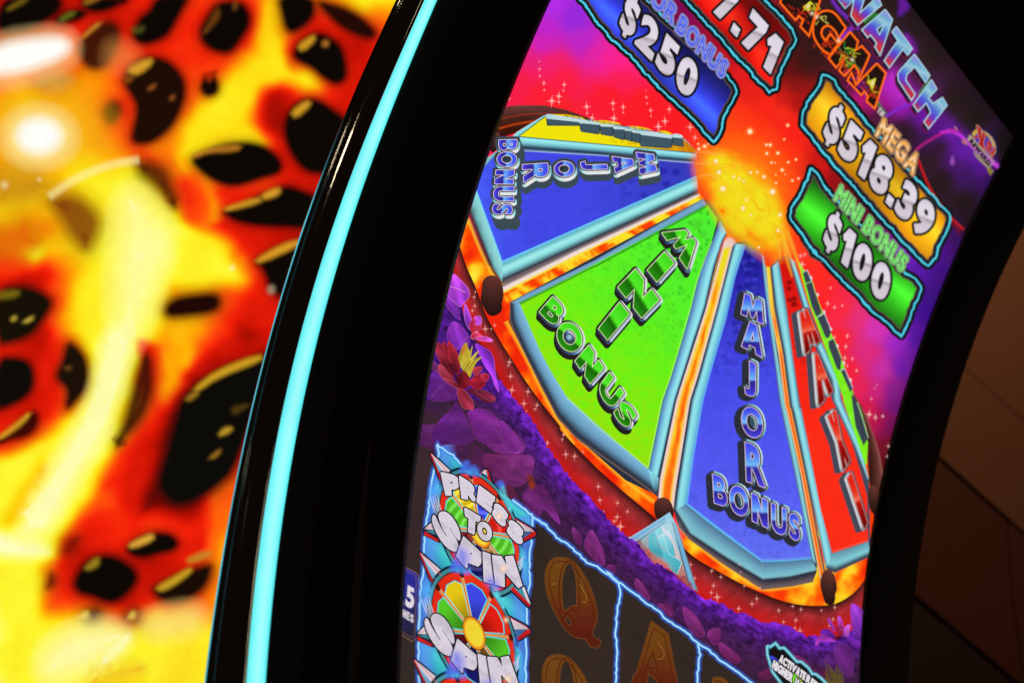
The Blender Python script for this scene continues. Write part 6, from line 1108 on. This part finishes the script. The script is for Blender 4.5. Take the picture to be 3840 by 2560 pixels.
TG = (T_((1430,640))[0], T_((1700,240))[0]); titlel([T_((1645,145),(1752,290),(1570,820),(1492,690),(1520,640),(1430,520),(1385,555),(1300,440)), T_((1632,355),(1562,515),(1522,432))], e, 1)
TG = (T_((1680,960))[0], T_((1960,560))[0]); titlel([T_((1808,395),(2045,720),(1975,815),(1905,725),(1705,1000),(1630,895),(1830,600),(1745,475))], e, 2)
TG = (T_((1950,1400))[0], T_((2180,920))[0]); titlel([np.vstack([T_((2075,800),(2300,1110),(2240,1215),(2080,985),(1960,1100),(1945,1180),(2085,1390),(2030,1480),(1840,1190),(1830,1100),(1860,1040))])], e, 3)
TG = (C2((1420,1040))[0], C2((1640,850))[0]); titlel([C2((1535,705),(1582,785),(1510,865),(1548,915),(1632,862),(1672,930),(1510,1135),(1468,1075),(1530,990),(1490,910),(1415,985),(1375,925))], e, 4)
e.done()
e = E_('title_lettering', 'black MAGMA letters outlined in glowing orange')
ORG = [(-1, (255,60,10), .1), (-.5, (255,84,12), 1), (0, (255,140,25), 1), (.5, (255,84,12), 1), (1, (235,40,10), .1)]
mg = [T_((120,-30),(100,45),(325,298),(375,240),(440,300),(398,395),(525,530),(610,240),(700,-30)),
      np.vstack([smooth(T_((840,810),(730,750),(640,640),(585,520),(580,380),(620,260),(690,180),(790,155),(880,180),(960,260),(1010,340),(1065,410)), 1, False), T_((960,570)), smooth(T_((920,480),(850,395),(790,380),(735,405),(705,470),(715,540),(770,600)), 1, False), T_((838,500),(945,630),(985,600))]),
      T_((1125,470),(1245,610),(1215,740),(1300,680),(1415,810),(1380,900),(1230,1240),(1260,1060),(1190,960),(1045,1120),(968,1040),(1050,830),(925,1000),(810,860)),
      T_((1520,935),(1655,1080),(1490,1600),(1370,1490),(1395,1420),(1340,1350),(1292,1400),(1090,1185),(1150,1070),(1215,1250))]
for k, p in enumerate(mg):
    e.fill(p, lambda P: ramp(noise(P, 30), [(0, (30,18,16)), (1, (42,24,20))]), 31 + .2 * k, step=12); e.ribbon(np.vstack([p, p[:1]]), 10, ORG, 33 + .1 * k, step=60)
r = np.random.default_rng(11)
for p, c, nn in ((T_((520,60))[0], (230,215,40), 9), (T_((320,170))[0], (205,40,15), 8), (T_((450,220))[0], (220,50,20), 7), (T_((690,290))[0], (215,205,90), 6), (T_((720,600))[0], (205,45,15), 10), (T_((800,680))[0], (215,60,20), 9), (T_((1030,720))[0], (30,140,50), 10), (T_((1080,800))[0], (215,215,40), 10), (T_((1120,920))[0], (40,140,50), 7), (T_((1060,970))[0], (215,50,20), 8), (T_((930,800))[0], (210,50,20), 7), (T_((1190,1130))[0], (190,40,150), 9), (T_((1250,1280))[0], (120,30,150), 9), (T_((1400,1180))[0], (215,205,50), 7), (T_((1380,1310))[0], (215,60,20), 8), (T_((1470,1370))[0], (215,70,20), 6)):
    for _ in range(nn):
        a = p + r.normal(0, 15, 2); q = [a]
        for _ in range(4): q.append(q[-1] + r.normal(0, 6, 2) + (2.5, 3))
        e.ribbon(np.array(q), [2, 5, 4, 2], [(-1, c, .3), (0, c, .95), (1, c, .3)], 32.2)
for p in (T_((450,110),(545,30),(520,160)), T_((1410,1210),(1500,1160),(1460,1300))): e.stroke(p, 5, (235,225,60), 33.6); e.stroke(offset(p, -6), 3, (245,225,200), 33.8)
for p in (T_((1160,880))[0], T_((640,250))[0], T_((960,600))[0], T_((570,200))[0]): e.glow(p, 13, (255,235,190), 34, .9)
write(e, word('TM', C2((1052,985))[0], C2((1100,1035))[0], np.array((12., -16.)), .15), [('fill', (200,190,190), 1.5)], 33)
e.done()
e = E_('reward_emblem', 'small round emblem reading XTRA REWARD with a ribbon')
oval = ellipse(G_((985,790))[0], 62, 42, math.radians(58), 36)
e.soft(oval, (24,26,96), 12, 30.8, .9, sm=0); e.fill(ellipse(G_((985,790))[0], 57, 38, math.radians(58), 36), lambda P: ramp(noise(P, 20), [(0, (168,130,50)), (1, (196,172,140))]), 31.2); e.fill(ellipse(G_((975,800))[0], 49, 29, math.radians(58), 36), (46,42,180), 31.5)
e.fill(G_((690,520),(770,430),(830,430),(800,560),(700,590)), (196,162,56), 31.7); 
for k in range(9): e.fill(ellipse(G_((960 + 33 * k - (k > 4) * (k - 4) * 16, 455 + 44 * k + k * k * 1.2))[0], 2.4, 2.4, n=8), (90,80,90), 31.8)
write(e, [letter('X', G_((840,890),(980,930),(1010,560),(810,340)))], [('ring', 8, (190,130,120)), ('fill', (172,22,22), 2)], 32)
e.ribbon(G_((700,625),(860,620),(1030,600)), 9, [(-1, (190,120,110), 1), (-.4, (170,24,24), 1), (.4, (170,24,24), 1), (1, (190,120,110), 1)], 33)
write(e, word('TRA', G_((985,900))[0], G_((1190,1110))[0], np.array((14., -30.)), .1), [('ring', 4, (190,120,110)), ('fill', (176,34,34), 1)], 33.2)
rb = G_((600,580),(660,560),(800,740),(1010,960),(1200,1170),(1250,1200),(1180,1340),(1020,1260),(840,1060),(700,900),(570,720))
e.fill(smooth(rb, 1), lambda P: ramp(noise(P, 16), [(0, (150,132,110)), (1, (186,168,150))]), 34, step=10); e.fill(G_((430,740),(500,620),(580,720),(560,830)), (176,110,120), 33.8, step=10); e.fill(G_((1040,1390),(1120,1380),(1225,1440),(1130,1565)), (140,118,50), 33.8, step=10); e.fill(G_((720,960),(860,1100),(1000,1250),(1160,1370),(1090,1400),(900,1230),(760,1080)), (160,140,110), 33.7, step=10)
e.ribbon(G_((520,680),(700,850),(900,1010),(1100,1160),(1260,1290),(1330,1370)), [12, 16, 20, 22, 24, 18], [(-1, (190,60,205), .1), (0, (198,84,212), .85), (1, (150,40,200), .1)], 34.6)
write(e, word('REWARD', G_((612,735))[0], G_((1085,1320))[0], np.array((11., -11.5)), .12), [('fill', (36,26,44), 2.4)], 35)
e.done()
e = E_('activate_badge', 'black badge reading ACTIVATE and HIGHER in white with a blue electric rim')
ab = D3((260,1085),(300,1105),(370,1055),(420,1120),(480,1115),(560,1200),(640,1290),(700,1295),(790,1370),(840,1450),(880,1450),(960,1510),(1080,1640),(1200,1800),(520,1800),(440,1568),(330,1420),(300,1320),(265,1200))
e.fill(ab, (24,18,18), 27, step=12); e.fill(D3((300,1215),(330,1215),(450,1310),(600,1440),(700,1530),(800,1640),(640,1640),(560,1500),(420,1370),(310,1260)), grad(D3((310,1230))[0], D3((700,1560))[0], [(0, (58,62,220)), (.25, (60,70,200)), (.4, (60,200,60)), (.75, (100,225,40)), (1, (230,225,40))]), 27.4, step=10)
e.ribbon(np.vstack([ab, ab[:1]]), 18, [(-1, (40,110,160), 0), (-.3, (90,195,215), .9), (0, (180,235,240), 1), (.3, (90,195,215), .9), (1, (40,110,160), 0)], 27.8, step=40)
up = np.array((10., -33.)); WT = [('ring', 9, (20,16,18)), ('fill', (228,222,228), 2)]
write(e, word('ACTIVATE', D3((412,1290))[0], D3((735,1530))[0], np.array((8., -27.)), .12), WT, 28.4); write(e, word('REELS', D3((752,1545))[0], D3((960,1720))[0], np.array((8., -27.)), .12), WT, 28.4)
write(e, word('HIGHER', D3((322,1370))[0], D3((575,1560))[0], np.array((8., -29.)), .12), WT, 28.4); write(e, word('JACKPOT', D3((600,1585))[0], D3((880,1800))[0], np.array((8., -27.)), .12), WT, 28.4)
e.done()
